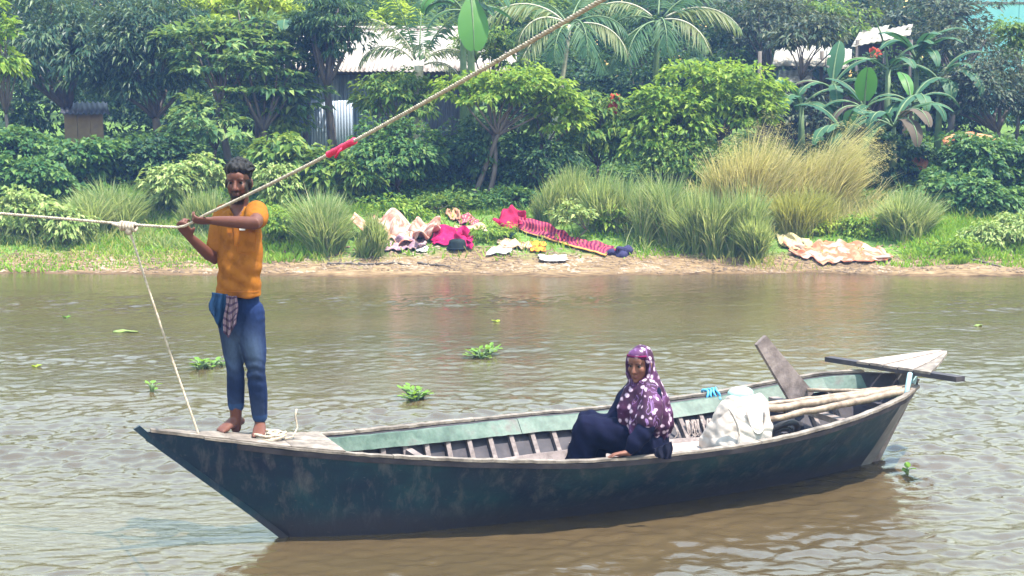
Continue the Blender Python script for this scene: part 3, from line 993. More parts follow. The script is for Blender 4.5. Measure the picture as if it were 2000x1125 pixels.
# --- the standing man
FOOT_Z = gG(.5) + .022
man = thing('person', 'man in an orange polo shirt and rolled jeans standing on the bow gripping the rope', 'man', bo(.55, 0, FOOT_Z))
m_ = lambda px, py, dY: J(px, py, dY, YM)
HC, HY, HP, HK = m_(466, 356, -.02), -.04, .04, .95
b = MB()
g, HR = head_shapes(b, HC, HY, HP, HK)
shR, shL = m_(434, 421, .07), m_(503, 415, -.07)
nk = m_(469, 412, .03)
b.tube([HC + A3(0, .03, -.05), m_(468, 398, .02), m_(468, 416, .03)], [.052, .053, .064], 16, None, True, 2)
tdir = unit(A3(shL[0] - shR[0], shL[1] - shR[1], 0))
tref = np.cross(tdir, A3(0, 0, 1))
b.tube([m_(469, 409, .02), m_(468, 425, .01), m_(468, 460, .0), m_(467, 510, .0), m_(466, 560, .01), m_(466, 600, .01), m_(466, 632, .01)],
       [(.06, .05), (.115, .075), (.125, .092), (.118, .09), (.115, .09), (.125, .095), (.11, .09)], 20, ref=np.cross(A3(0, 0, -1), tdir) * 0 + A3(-tdir[1], tdir[0], 0), dome=2)
elR, wrR = m_(417, 506, -.01), m_(371, 463, -.165)
elL, wrL = m_(499, 436, -.33), m_(417, 431, -.285)
limb(b, [shR, elR, wrR], [.047, .036, .024])
limb(b, [shL, elL, wrL], [.049, .037, .025])
rope_dir = unit(mid[2] - mid[0])
hand(b, wrR, unit(A3(-.30, -.40, .62)), A3(.1, .85, .45), A3(1, 0, 0), (.75, 1.25, .9))
hand(b, wrL, unit(A3(-1, .10, -.02)), A3(0, .5, .8), A3(.1, .6, .5), (.35, .7, .5))
hipR, hipL = m_(448, 604, .03), m_(488, 604, -.02)
knR, anR = m_(460, 722, -.02), m_(461, 836, .03)
knL, anL = m_(500, 724, -.05), m_(508, 832, .03)
limb(b, [hipR, knR, anR], [.070, .042, .030])
limb(b, [hipL, knL, anL], [.072, .043, .030])
for an, fd, ctr in ((anR, A3(-.42, -.9, 0), bo(.47, .0, 0)), (anL, A3(.12, -1, 0), bo(.645, .0, 0))):
    fd = unit(fd); sd = unit(np.cross(fd, A3(0, 0, 1)))
    hl = A3(an[0], an[1], FOOT_Z + .028) + fd * -.045
    if an is anL:
        hl[2] = gG(.64) + .05
    b.tube([hl + A3(0, 0, .004), hl + fd * .06 + A3(0, 0, .014), hl + fd * .13 + A3(0, 0, .0), hl + fd * .175 + A3(0, 0, -.008)],
           [(.029, .027), (.034, .036), (.040, .024), (.038, .016)], 14, ref=A3(0, 0, 1), dome=2)
    b.tube([an, A3(an[0], an[1], hl[2] + .02)], [.032, .034], 12, None, True, 2)
    for i, (o_, ln, rr) in enumerate(((-.030, .050, .0125), (-.012, .046, .009), (.003, .042, .0085), (.017, .036, .008), (.029, .028, .0075))):
        sgn = 1 if an is anR else -1
        q0 = hl + fd * .165 + sd * (o_ * sgn) + A3(0, 0, -.012)
        b.tube([q0, q0 + fd * ln * .6, q0 + fd * ln + A3(0, 0, -.004)], [rr, rr, rr * .8], 8, None, True, 2)
me = melt(b, .0058, 3, 'man_body')
co = get_co(me)
set_col(me, face_paint(co, HC, HR, HK, SKIN, BEARD, LIPS))
link('body', me, M['skin'], man)
eyes(g, HK, man)

# hair: thick, tousled, swept up
hb = MB()
hb.ell(g(0, .024, .056), (.078, .088, .076), HR, 20, 12)
hb.ell(g(0, -.034, .088), (.066, .052, .044), HR, 18, 12)
hb.ell(g(.01, .06, -.01), (.066, .046, .062), HR, 16, 10)
for sx in (-1, 1):
    hb.ell(g(sx * .066, .018, .045), (.014, .040, .032), HR, 14, 8)
r = rs(12)
for i in range(420):
    th, ph = r.uniform(0, 6.28), r.uniform(.0, 1.5)
    n_ = A3(math.cos(th) * math.sin(ph), math.sin(th) * math.sin(ph), math.cos(ph))
    p0 = A3(0, .018, .060) + n_ * A3(.074, .086, .074)
    if p0[1] < -.055 and p0[2] < .075:
        continue
    dd = unit(n_ * .7 + A3(.2, -.3, .35) + r.normal(0, .22, 3))
    ln = r.uniform(.012, .026)
    hb.tube([g(*p0), g(*(p0 + dd * ln * .6)), g(*(p0 + dd * ln + A3(.004, -.004, -.004)))], [.0085, .0075, .004], 6, None, True, 1)
me = melt(hb, .005, 1, 'man_hair')
co, no = get_co(me), get_no(me)
co += no * (.0035 * wob(co[:, 0] * 120, co[:, 2] * 50 + co[:, 1] * 90, 9))[:, None]
set_co(me, co)
link('hair', me, M['hair'], man)

# polo shirt
def fabric(name, base, dark, fscale=14):
    return mottled(name, [dark, base, base], fscale, 0.9, None, 0.35, 0.012, spec=0.06)
M['shirt'] = fabric('orange cotton', (.225, .082, .011), (.135, .046, .006))
M['shirt_trim'] = fabric('dark orange seam', (.28, .09, .012), (.22, .07, .01))
M['button'] = mottled('pale patch', [(.6, .55, .5), (.7, .66, .6)], 10, .6)
TREF = A3(-tdir[1], tdir[0], 0)
sb = MB()
sb.tube([m_(469, 407, .015), m_(468, 416, .005), m_(468, 436, -.0), m_(468.5, 470, -.01), m_(468, 510, -.015), m_(466.5, 540, -.02), m_(465.5, 560, -.015), m_(466, 574, -.01)],
        [(.062, .056), (.118, .080), (.142, .100), (.146, .106), (.142, .108), (.142, .112), (.147, .112), (.150, .112)], 28, ref=TREF, dome=0)
shoulders_R = [shR + A3(.01, 0, .012), shR * .55 + elR * .45, shR * .32 + elR * .68]
sb.tube(shoulders_R, [.062, .062, .060], 16, None, True, 2)
sb.tube([shL + A3(-.008, 0, .014), shL * .66 + elL * .34, shL * .42 + elL * .58], [.064, .066, .064], 16, None, True, 2)
me = melt(sb, .007, 5, 'man_shirt')
co, no = get_co(me), get_no(me)
u = co[:, 0] - co[:, 0].mean(); zz = co[:, 2] - FOOT_Z
low = np.clip((1.12 - zz) / .3, 0, 1)
fold = wob(u * 7 + zz * 12, co[:, 1] * 6 - zz * 20, 31) * .0045 + wob(u * 26, zz * 7, 32) * .0040 * low
cre = sum(np.abs(np.sin(u * a_ + zz * b_ + 1.8 * wob(u * 9, zz * 8, 70 + i_))) ** .5 for i_, (a_, b_) in enumerate(((19, 13), (-14, 21), (30, -9))))
fold = fold + .0032 * (cre - 2.1) * np.clip((1.26 - zz) / .12, 0, 1)
sag = np.sin((zz * 1.0 + .55 * u - .3 * u * u) * 62 + 1.5 * wob(u * 6, zz * 5, 33)) * .0042 * np.exp(-((zz - .92) / .12) ** 2)
co += no * (fold + sag)[:, None]
set_co(me, co)
# open neck: a V cut out of the front
def proj(co):
    d_ = co[:, 1] * _c - (co[:, 2] - CAMH) * _s
    u_ = co[:, 1] * _s + (co[:, 2] - CAMH) * _c
    return 1000 + FPX * co[:, 0] / d_, 562.5 - FPX * u_ / d_
bm = bmesh.new(); bm.from_mesh(me)
cc = np.array([f.calc_center_median() for f in bm.faces]); nn_ = np.array([f.normal for f in bm.faces])
fx, fy = proj(cc)
vcut = (np.abs(fx - 462) < (434 - fy) * .50) & (fy < 434) & (cc[:, 1] < YM + .02)
bmesh.ops.delete(bm, geom=[f for f, k_ in zip(list(bm.faces), vcut) if k_], context='FACES')
bm.to_mesh(me); bm.free()
shirt = link('shirt', me, M['shirt'], man)
_md = shirt.modifiers.new('thickness', 'SOLIDIFY'); _md.thickness = .004
# collar, placket, pocket, print and hem
def on_front(px, py, off=.004):
    """point on the front of the shirt under a direction"""
    o = A3(0, 0, CAMH); d_ = ray(px, py)
    ob = shirt
    inv = Matrix.Translation(Vector(-WORLD['shirt']))
    hit, loc, nr, _ = ob.ray_cast(inv @ Vector(o), Vector(unit(d_)))
    if not hit:
        return at(px, py, YM - .12)
    return np.array(loc) + WORLD['shirt'] - unit(d_) * off
bpy.context.view_layer.update()
def patch(name, mat, corners, nx=6, ny=6, off=.004, parent=shirt):
    c = np.array(corners, float)
    P = []
    for v in np.linspace(0, 1, ny):
        row = []
        for w in np.linspace(0, 1, nx):
            q = (c[0] * (1 - w) + c[1] * w) * (1 - v) + (c[3] * (1 - w) + c[2] * w) * v
            row.append(on_front(q[0], q[1], off))
        P.append(row)
    return MB().grid(P).build(name, mat, parent, True)
def wing(c):
    P = []
    for a_, b_ in zip(np.linspace(0, 1, 8), np.linspace(0, 1, 8)):
        p = np.array(c[0]) * (1 - a_) + np.array(c[3]) * a_; q_ = np.array(c[1]) * (1 - a_) + np.array(c[2]) * a_
        P.append([on_front(*(p * (1 - w) + q_ * w), .008 + .006 * math.sin(math.pi * w)) for w in (0, .33, .66, 1)])
    MB().grid(P).build('collar', M['shirt'], shirt, True)
wing([(443, 410), (435, 421), (451, 441), (460, 436)])
wing([(486, 409), (496, 420), (474, 441), (464, 436)])
patch('placket', M['shirt'], [(458, 437), (466, 437), (467, 478), (459, 478)], 3, 8, .006)
def seam(pts):
    q = []
    for (x0, y0), (x1, y1) in zip(pts[:-1], pts[1:]):
        q += [on_front(x0 + (x1 - x0) * t, y0 + (y1 - y0) * t, .005) for t in np.linspace(0, 1, 7, endpoint=False)]
    MB().tube(q, .0016, 5).build('seam', M['shirt_trim'], shirt)
seam([(457, 438), (458, 479), (467, 479), (467, 438)])
seam([(463, 448), (464, 492), (481, 497), (499, 491), (499, 447)])
seam([(463, 452), (499, 451)])
seam([(424, 567), (440, 569), (467, 570), (495, 570), (508, 568)])
patch('pocket', M['shirt'], [(463, 447), (499, 446), (499, 491), (464, 493)], 7, 7, .004)
patch('logo', M['shirt_trim'], [(444, 446), (453, 446), (453, 455), (444, 455)], 3, 3, .006)
patch('label', M['button'], [(467, 441), (479, 441), (479, 450), (468, 450)], 3, 3, .010)
# jeans
def jeans_mat():
    m, nt, b = nodes('faded blue denim')
    a = N(nt, 'ShaderNodeVertexColor', layer_name='col')
    f = noise(nt, 60, 4, .7, 'Object', (1, 1, .5))
    c = mix(nt, .45, a.outputs[0], ramp(nt, f, [(.3, (.3, .3, .3)), (.7, (.7, .7, .7))]), 'OVERLAY')
    nt.links.new(c, b.inputs['Base Color'])
    b.inputs['Roughness'].default_value = .9; b.inputs['Specular IOR Level'].default_value = .15
    bump(nt, b, noise(nt, 45, 4), .35, .006)
    return m
M['jeans'] = jeans_mat()
jb = MB()
jb.tube([m_(466, 560, .01), m_(466, 585, .008), m_(466, 610, .01), m_(467, 640, .01)], [(.122, .100), (.128, .104), (.130, .104), (.115, .095)], 24, ref=TREF, dome=2)
limb(jb, [m_(449, 610, .03), m_(459.5, 720, -.02), m_(461.5, 792, .02)], [.079, .052, .047], 18, 8)
limb(jb, [m_(489, 610, -.02), m_(500, 722, -.05), m_(508, 812, .02)], [.083, .056, .045], 18, 8)
me = melt(jb, .007, 4, 'man_jeans')
co, no = get_co(me), get_no(me)
zz = co[:, 2] - FOOT_Z
kz = np.exp(-((zz - .36) / .10) ** 2) + .7 * np.exp(-((zz - .12) / .09) ** 2) + .5 * np.exp(-((zz - .68) / .07) ** 2)
w_ = np.sin(zz * 105 + co[:, 0] * 34 + 4.5 * wob(co[:, 0] * 18, co[:, 1] * 14 + zz * 9, 41)) * .0032 * kz * np.clip(.5 + wob(co[:, 0] * 22, zz * 14, 43), 0, 1.2) + wob(co[:, 0] * 20 + zz * 6, zz * 12, 42) * .003
co2 = co + no * w_[:, None]
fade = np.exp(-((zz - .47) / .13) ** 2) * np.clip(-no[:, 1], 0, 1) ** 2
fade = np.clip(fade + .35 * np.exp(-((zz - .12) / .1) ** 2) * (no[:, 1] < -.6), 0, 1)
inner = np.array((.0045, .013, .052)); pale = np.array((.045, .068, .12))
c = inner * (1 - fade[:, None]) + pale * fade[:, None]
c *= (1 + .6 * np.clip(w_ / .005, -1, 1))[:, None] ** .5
hem = ((co[:, 2] < m_(0, 790, .02)[2] + .012) & (co[:, 0] < m_(484, 790, 0)[0])) | (co[:, 2] < m_(0, 812, .02)[2] + .012)
c[hem] = (.02, .045, .12)
set_co(me, co2); set_col(me, c)
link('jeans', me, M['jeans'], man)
# cloths tucked at the waist
M['hip_cloth'] = fabric('dark blue cloth', (.012, .035, .085), (.006, .015, .04))
M['gamcha'] = cloth_mat('checked mauve cloth', (.14, .09, .115), (.22, .16, .185), 'checks', 9, .9, (.06, .035, .07))

def hanging(name, mat, top, bottom, Yt, folds, amp, n=26, m=22, thick=.006, parent=None, seed=0):
    """cloth hanging from a short edge, gathered into folds; top and bottom: px polylines"""
    P = np.zeros((m, n, 3)); r = rs(seed)
    ph = r.uniform(0, 6.28)
    tq = np.array(top, float); bq = np.array(bottom, float)
    for i, v in enumerate(np.linspace(0, 1, m)):
        for j, u in enumerate(np.linspace(0, 1, n)):
            x0 = np.interp(u, np.linspace(0, 1, len(tq)), tq[:, 0]); y0 = np.interp(u, np.linspace(0, 1, len(tq)), tq[:, 1])
            x1 = np.interp(u, np.linspace(0, 1, len(bq)), bq[:, 0]); y1 = np.interp(u, np.linspace(0, 1, len(bq)), bq[:, 1])
            Y = Yt + amp * (.4 + .6 * v) * math.sin(u * folds * 6.28 + ph + v * 1.2) - .012 * v
            P[i, j] = at(x0 * (1 - v) + x1 * v + 1.5 * math.sin(7 * v + u * 5), y0 * (1 - v) + y1 * v, Y)
    return cloth_grid(name, P, mat, thick, parent)

def cloth_grid(name, P, mat, thick=.006, parent=None):
    n, m = P.shape[:2]
    i = np.arange(n - 1)[:, None] * m + np.arange(m - 1)[None]
    F = np.stack([i, i + m, i + m + 1, i + 1], -1).reshape(-1, 4)
    me = bpy.data.meshes.new(name)
    me.from_pydata(P.reshape(-1, 3).astype(np.float32), [], F)
    me.polygons.foreach_set('use_smooth', np.ones(len(me.polygons), bool))
    uvl = me.uv_layers.new(name='UVMap')
    li = np.empty(len(me.loops), np.int32); me.loops.foreach_get('vertex_index', li)
    uv = np.stack([(li % m) / (m - 1), 1 - (li // m) / (n - 1)], -1).astype(np.float32)
    uvl.data.foreach_set('uv', uv.ravel())
    o = link(name, me, mat, parent)
    md = o.modifiers.new('thickness', 'SOLIDIFY'); md.thickness = thick; md.offset = 0
    return o
hanging('hip_cloth', M['hip_cloth'], [(414, 571), (428, 573), (446, 575)], [(408, 606), (424, 634), (441, 652)], YM - .11, 2.2, .014, parent=man, seed=1)
hanging('waist_scarf', M['gamcha'], [(442, 577), (452, 579), (464, 578)], [(436, 650), (446, 660), (462, 632)], YM - .145, 2.4, .014, parent=man, seed=2)

# --- the seated woman
YW = 8.71
woman = thing('person', 'woman in a purple white-spotted headscarf and navy dress sitting inside the boat', 'woman', bo(3.05, .25, .25))
w_ = lambda px, py, dY: J(px, py, dY, YW)
WC, WYaw, WP = w_(1249, 711, .02), -.50, .10
WK = .90
b = MB()
gw, WR = head_shapes(b, WC, WYaw, WP, WK)
b.tube([WC + A3(.01, .02, -.05), w_(1257, 745, .06), w_(1260, 762, .08)], [.047, .048, .056], 14, None, True, 2)
wref = unit(A3(.75, .65, 0))
b.tube([w_(1260, 752, .08), w_(1260, 770, .08), w_(1262, 810, .1), w_(1262, 850, .1), w_(1262, 880, .1)], [(.06, .05), (.125, .08), (.13, .095), (.125, .10), (.135, .11)], 18, ref=wref, dome=2)
sNear, sFar = w_(1275, 770, -.06), w_(1236, 764, .22)
eNear, wNear = w_(1262, 838, -.20), w_(1227, 884, -.235)
limb(b, [sNear, eNear, wNear], [.047, .037, .024])
eFar, wFar = w_(1205, 815, .20), w_(1190, 845, .05)
limb(b, [sFar, eFar, wFar], [.047, .037, .024])
hand(b, wNear, A3(-1, -.15, -.10), A3(.0, -.25, -1), A3(.0, 1, -.3), (.12, .22, .2), .88, .3)
hand(b, wFar, A3(-1, -.2, -.2), A3(0, 0, -1), A3(0, -1, 0), (.3, .4, .3), .88)
kN, kF = w_(1145, 836, .02), w_(1150, 826, .20)
aN, aF = w_(1132, 910, .04), w_(1135, 905, .22)
limb(b, [w_(1258, 872, .02), kN, aN], [.085, .06, .036])
limb(b, [w_(1258, 870, .18), kF, aF], [.085, .06, .036])
for a_ in (aN, aF):
    fd = unit(A3(-.95, -.3, 0))
    hl = A3(a_[0], a_[1], .108)
    b.tube([hl - fd * .03, hl + fd * .06 + A3(0, 0, .01), hl + fd * .13, hl + fd * .19 - A3(0, 0, .008)], [(.028, .026), (.033, .034), (.038, .022), (.034, .014)], 12, ref=A3(0, 0, 1), dome=2)
me = melt(b, .0058, 3, 'woman_body')
co = get_co(me)
set_col(me, face_paint(co, WC, WR, WK, (.135, .055, .037), None, (.12, .036, .032)))
link('body', me, M['skin'], woman)
eyes(gw, WK, woman)

M['navy'] = fabric('navy dress cloth', (.005, .006, .020), (.003, .0035, .011))
db = MB()
db.tube([w_(1258, 764, .08), w_(1260, 790, .09), w_(1262, 830, .09), w_(1263, 865, .08), w_(1264, 900, .06)], [(.12, .085), (.145, .11), (.148, .125), (.155, .145), (.16, .15)], 24, ref=wref, dome=1)
limb(db, [sNear, eNear, eNear * .12 + wNear * .88], [.060, .050, .040], 16)
limb(db, [sFar, eFar, eFar * .1 + wFar * .9], [.066, .055, .04], 16)
for kk, aa, hp in ((kN, aN, w_(1262, 868, .0)), (kF, aF, w_(1262, 866, .17))):
    db.tube([hp, hp * .5 + kk * .5 + A3(0, 0, .0), kk + A3(.0, 0, -.012)], [.125, .105, .088], 18, None, True, 2)
    db.tube([kk, kk * .5 + aa * .5 + A3(0, 0, .0), aa + A3(.0, 0, .015)], [.086, .092, .10], 18, None, True, 2)
mid_k, mid_a = (kN + kF) / 2, (aN + aF) / 2
db.tube([w_(1250, 872, .09), mid_k + A3(.03, 0, -.03)], [(.10, .12), (.085, .10)], 16, None, True, 2)
db.tube([mid_k + A3(.02, 0, -.02), mid_a + A3(.05, 0, .03)], [.09, .11], 16, None, True, 2)
me = melt(db, .0085, 7, 'woman_dress')
co, no = get_co(me), get_no(me)
co += no * (.006 * wob(co[:, 0] * 16 + co[:, 2] * 10, co[:, 2] * 9 - co[:, 0] * 6, 51) + .004 * np.sin(co[:, 0] * 60 + co[:, 2] * 30 + 2 * wob(co[:, 0] * 8, co[:, 2] * 8, 52)))[:, None]
co[:, 2] = np.maximum(co[:, 2], .085)
def keep_inboard(co):
    """hold whatever is below the gunwale inside the hull"""
    d = (co[:, :2] - BO[:2]) @ BD[:2]; b_ = (co[:, :2] - BO[:2]) @ BN[:2]
    for i in np.where(co[:, 2] < gG(d) + .01)[0]:
        lim = side_in(d[i], max(.08, min(co[i, 2], gG(d[i]) - .006))) - .02
        if b_[i] > lim:
            co[i] -= BN * (b_[i] - lim)
    return co
co = keep_inboard(co)
set_co(me, co)
link('dress', me, M['navy'], woman)

def scarf_mat():
    m, nt, b = nodes('purple cloth with white spots')
    tc = N(nt, 'ShaderNodeTexCoord')
    wv = N(nt, 'ShaderNodeTexNoise'); wv.inputs['Scale'].default_value = 9
    nt.links.new(tc.outputs['Object'], wv.inputs['Vector'])
    ad = N(nt, 'ShaderNodeVectorMath', operation='MULTIPLY_ADD'); ad.inputs[1].default_value = (.035,) * 3
    nt.links.new(wv.outputs['Color'], ad.inputs[0]); nt.links.new(tc.outputs['Object'], ad.inputs[2])
    v = N(nt, 'ShaderNodeTexVoronoi'); v.inputs['Scale'].default_value = 22; v.inputs['Randomness'].default_value = 1.0
    nt.links.new(ad.outputs[0], v.inputs['Vector'])
    n = noise(nt, 7, 3)
    base = ramp(nt, n, [(.38, (.018, .002, .017)), (.52, (.034, .004, .030)), (.64, (.075, .022, .09))])
    sz = N(nt, 'ShaderNodeMath', operation='MULTIPLY_ADD'); sz.inputs[1].default_value = .5; nt.links.new(noise(nt, 19, 3, .6), sz.inputs[0]); nt.links.new(v.outputs['Distance'], sz.inputs[2])
    spot = ramp(nt, sz.outputs[0], [(.47, (1, 1, 1)), (.62, (0, 0, 0))])
    line = ramp(nt, noise(nt, 5, 2, .5, 'Object', (2.4, 2.4, .7), 1.2), [(.53, (0, 0, 0)), (.545, (.8, .8, .8)), (.56, (.8, .8, .8)), (.575, (0, 0, 0))])
    base = mix(nt, line, base, (.18, .10, .25))
    c = mix(nt, spot, base, (.40, .29, .39))
    nt.links.new(c, b.inputs['Base Color'])
    b.inputs['Roughness'].default_value = .7; b.inputs['Specular IOR Level'].default_value = .25
    bump(nt, b, noise(nt, 40, 3), .25, .006)
    return m
M['scarf'] = scarf_mat()
M['c_hem'] = cloth_mat('navy hem cloth', (.005, .006, .020))
M['scarf_band'] = fabric('plum inner band', (.11, .008, .05), (.07, .006, .035), 20)
def scarf_shapes(sc, grow=0.0):
    sc.ell(gw(0, .034, .030), (.086 * WK + grow, .093 * WK + grow, .096 * WK + grow), WR, 24, 16)
    sc.ell(gw(0, -.028, .072), (.066 * WK + grow, .060 * WK + grow, .046 * WK + grow), WR, 20, 12)
    for sx in (-1, 1):
        sc.tube([gw(sx * .070, -.028, .05), gw(sx * .080, -.018, -.01), gw(sx * .070, -.028, -.075), gw(sx * .03, -.045, -.13)], [.016, .017, .020, .026], 10, None, True, 2)
sc_ = MB()
scarf_shapes(sc_)
sc_.tube([gw(0, .045, .02), gw(.0, .05, -.06), w_(1260, 760, .08), w_(1263, 784, .08), w_(1266, 812, .06), w_(1267, 834, .05)],
         [(.075, .075), (.085, .08), (.130, .10), (.155, .122), (.163, .138), (.160, .138)], 28, ref=wref, dome=1)
sc_.tube([gw(0, -.02, -.125), w_(1244, 765, .0), w_(1234, 800, -.02), w_(1236, 822, -.02)], [(.05, .04), (.085, .06), (.095, .07), (.09, .06)], 18, None, True, 2)
sc_.tube([sNear + A3(-.03, .02, .02), sNear * .6 + eNear * .4, sNear * .25 + eNear * .75], [(.078, .078), (.082, .082), (.080, .08)], 18, None, True, 2)
sc_.tube([w_(1262, 775, -.04), w_(1256, 800, -.08), w_(1250, 826, -.09)], [(.09, .06), (.11, .07), (.11, .06)], 18, ref=wref, dome=2)
me = melt(sc_, .0075, 4, 'woman_scarf')
co, no = get_co(me), get_no(me)
zz = co[:, 2]
drop = np.clip((WC[2] - .06 - zz) / .25, 0, 1)
th = np.arctan2(co[:, 1] - YW - .06, co[:, 0] - w_(1266, 800, 0)[0])
co += no * ((.0075 * np.sin(th * 15 + 3 * zz + 1.0 * wob(th * 2, zz * 5, 61)) + .004 * wob(co[:, 0] * 12, zz * 9, 62)) * drop + .0012 * np.sin(zz * 90 + 30 * co[:, 0]))[:, None]
# the hem dips at the back and over the near arm
set_co(me, co)
link('headscarf', me, M['scarf'], woman)
bandp = [gw(.072 * math.sin(t), -.008 - .070 * math.cos(t), .064 + .010 * math.cos(t)) for t in np.linspace(-1.15, 1.15, 22)]
hanging('dress_hem', M['c_hem'], [(1276, 876), (1294, 870), (1313, 862)], [(1282, 893), (1298, 897), (1312, 896)], 8.475, 2.5, .010, parent=woman, seed=6)
MB().tube(bandp, [(.010, .007)] * 22, 10, ref=A3(0, 0, 1)).build('scarf_band', M['scarf_band'], woman, True)

# ------------------------------------------------------------------ vegetation builders
def bulk(name, V, F, mat, parent=None, smooth=False):
    return mk(name, np.asarray(V, np.float32), np.asarray(F, np.int32), mat, parent, smooth)

def leaf_geo(P, D, Nn, L, W, droop=.2, fold=.12):
    """five-point folded leaves: base, two sides, midrib, tip"""
    D = unit(D); S = unit(np.cross(D, Nn)); Nn = np.cross(S, D)
    L = np.asarray(L)[:, None] if np.ndim(L) else np.full((len(P), 1), L)
    W = np.asarray(W)[:, None] if np.ndim(W) else np.full((len(P), 1), W)
    z = A3(0, 0, 1)
    v = np.stack([P, P + D * L * .42 + S * W * .5 + Nn * W * fold, P + D * L * .42 - S * W * .5 + Nn * W * fold,
                  P + D * L * .5 - z * L * droop * .25, P + D * L - z * L * droop], 1)
    n = len(P)
    b = np.arange(n)[:, None, None] * 5
    f = (np.array([[0, 3, 1], [0, 2, 3], [1, 3, 4], [3, 2, 4]])[None] + b).reshape(-1, 3)
    return v.reshape(-1, 3), f

def crown_geo(C, R, clumps, per, cr, L, W, seed, droop=.25, flat=1.0, up=.5, low=-.55, hollow=.5, spread=1.0):
    """leaf clumps spread through an uneven ellipsoid; returns leaves and clump centres"""
    r = rs(seed)
    C = np.asarray(C, float); R = np.asarray(R, float)
    u = unit(r.normal(0, 1, (clumps * 3, 3)))
    u = u[u[:, 2] > low][:clumps]
    rad = r.uniform(hollow, 1.0, len(u)) ** .6
    lump = 1 + .36 * wob(u[:, 0] * 2.2 + seed, u[:, 1] * 2.2 + u[:, 2] * 2.6, seed % 50)
    cc = C + u * R * (rad * lump)[:, None]
    n = len(cc) * per
    ci = np.repeat(np.arange(len(cc)), per)
    k = unit(r.normal(0, 1, (n, 3)))
    k[:, 2] = np.abs(k[:, 2]) * .8 + k[:, 2] * .2
    k = unit(k)
    cs = cr * r.uniform(.45, 1.4, len(cc))[ci][:, None]
    P = cc[ci] + k * cs * (r.uniform(.25, 1.0, n) ** .5)[:, None] * A3(1, 1, flat)
    out = unit(P - C)
    D = unit(k * A3(1, 1, .35) * spread + out * .5 + r.normal(0, .35, (n, 3)) + A3(0, 0, -droop))
    Nn = unit(out * .5 + A3(0, 0, up + .3) + r.normal(0, .38, (n, 3)))
    Ls = L * r.uniform(.5, 1.35, n)
    v, f = leaf_geo(P, D, Nn, Ls, Ls * (W / L), droop)
    return v, f, cc

def px2m(Y):
    return Y / FPX

def woody(name, label, cat, box, Y, mat, L, W, seed, clumps=60, per=60, cr=.3, droop=.25, flat=1.0, trunk=None, bark='bark', group=None,
          deep=.85, limbs=9, hollow=.5, low=-.55, up=.5, wood='trunk', foliage='crown', tr=.06, trunks=1):
    """tree or shrub: box = (px, py, half width px, half height px) of its crown at distance Y"""
    px, py, hw, hh = box
    C = at(px, py, Y)
    k = px2m(Y)
    R = A3(hw * k, min(hw, hh * 1.4) * k * deep, hh * k)
    gx, gy = C[0], C[1]
    if trunk is not None:
        gx = at(trunk, py, Y)[0]
    base = A3(gx, gy, float(tz(gx, gy)) - .05)
    t = thing(name, label, cat, base, group)
    v, f, cc = crown_geo(C, R, int(clumps * 1.05), int(per * 1.02), cr, L * .85, W * .84, seed, droop, flat, up, low, hollow)
    g = tz(v[:, 0], v[:, 1]) + .01
    v[:, 2] = np.maximum(v[:, 2], g)
    bulk(foliage, v, f, M[mat], t)
    r = rs(seed + 7)
    mb = MB()
    for q in range(trunks):
        b0 = base + A3(r.normal(0, .12), r.normal(0, .08), 0) * (trunks > 1)
        fork = b0 * .3 + C * .7 - A3(0, 0, R[2] * .35) + A3(r.normal(0, .1), r.normal(0, .1), 0)
        if fork[2] < b0[2] + .12:
            fork[2] = b0[2] + .12
        midp = (b0 + fork) / 2 + A3(r.normal(0, .06), r.normal(0, .06), 0)
        mb.tube(arc3(b0, midp, fork, 8), list(np.linspace(tr * 1.15, tr * .75, 8)), 8)
        for i in r.choice(len(cc), min(limbs, len(cc)), False):
            e = cc[i]
            md = fork * .5 + e * .5 + A3(r.normal(0, .08), r.normal(0, .08), .06)
            mb.tube(arc3(fork, md, e, 6), list(np.linspace(tr * .55, tr * .12, 6)), 6)
    mb.build(wood, M[bark], t, True)
    return t

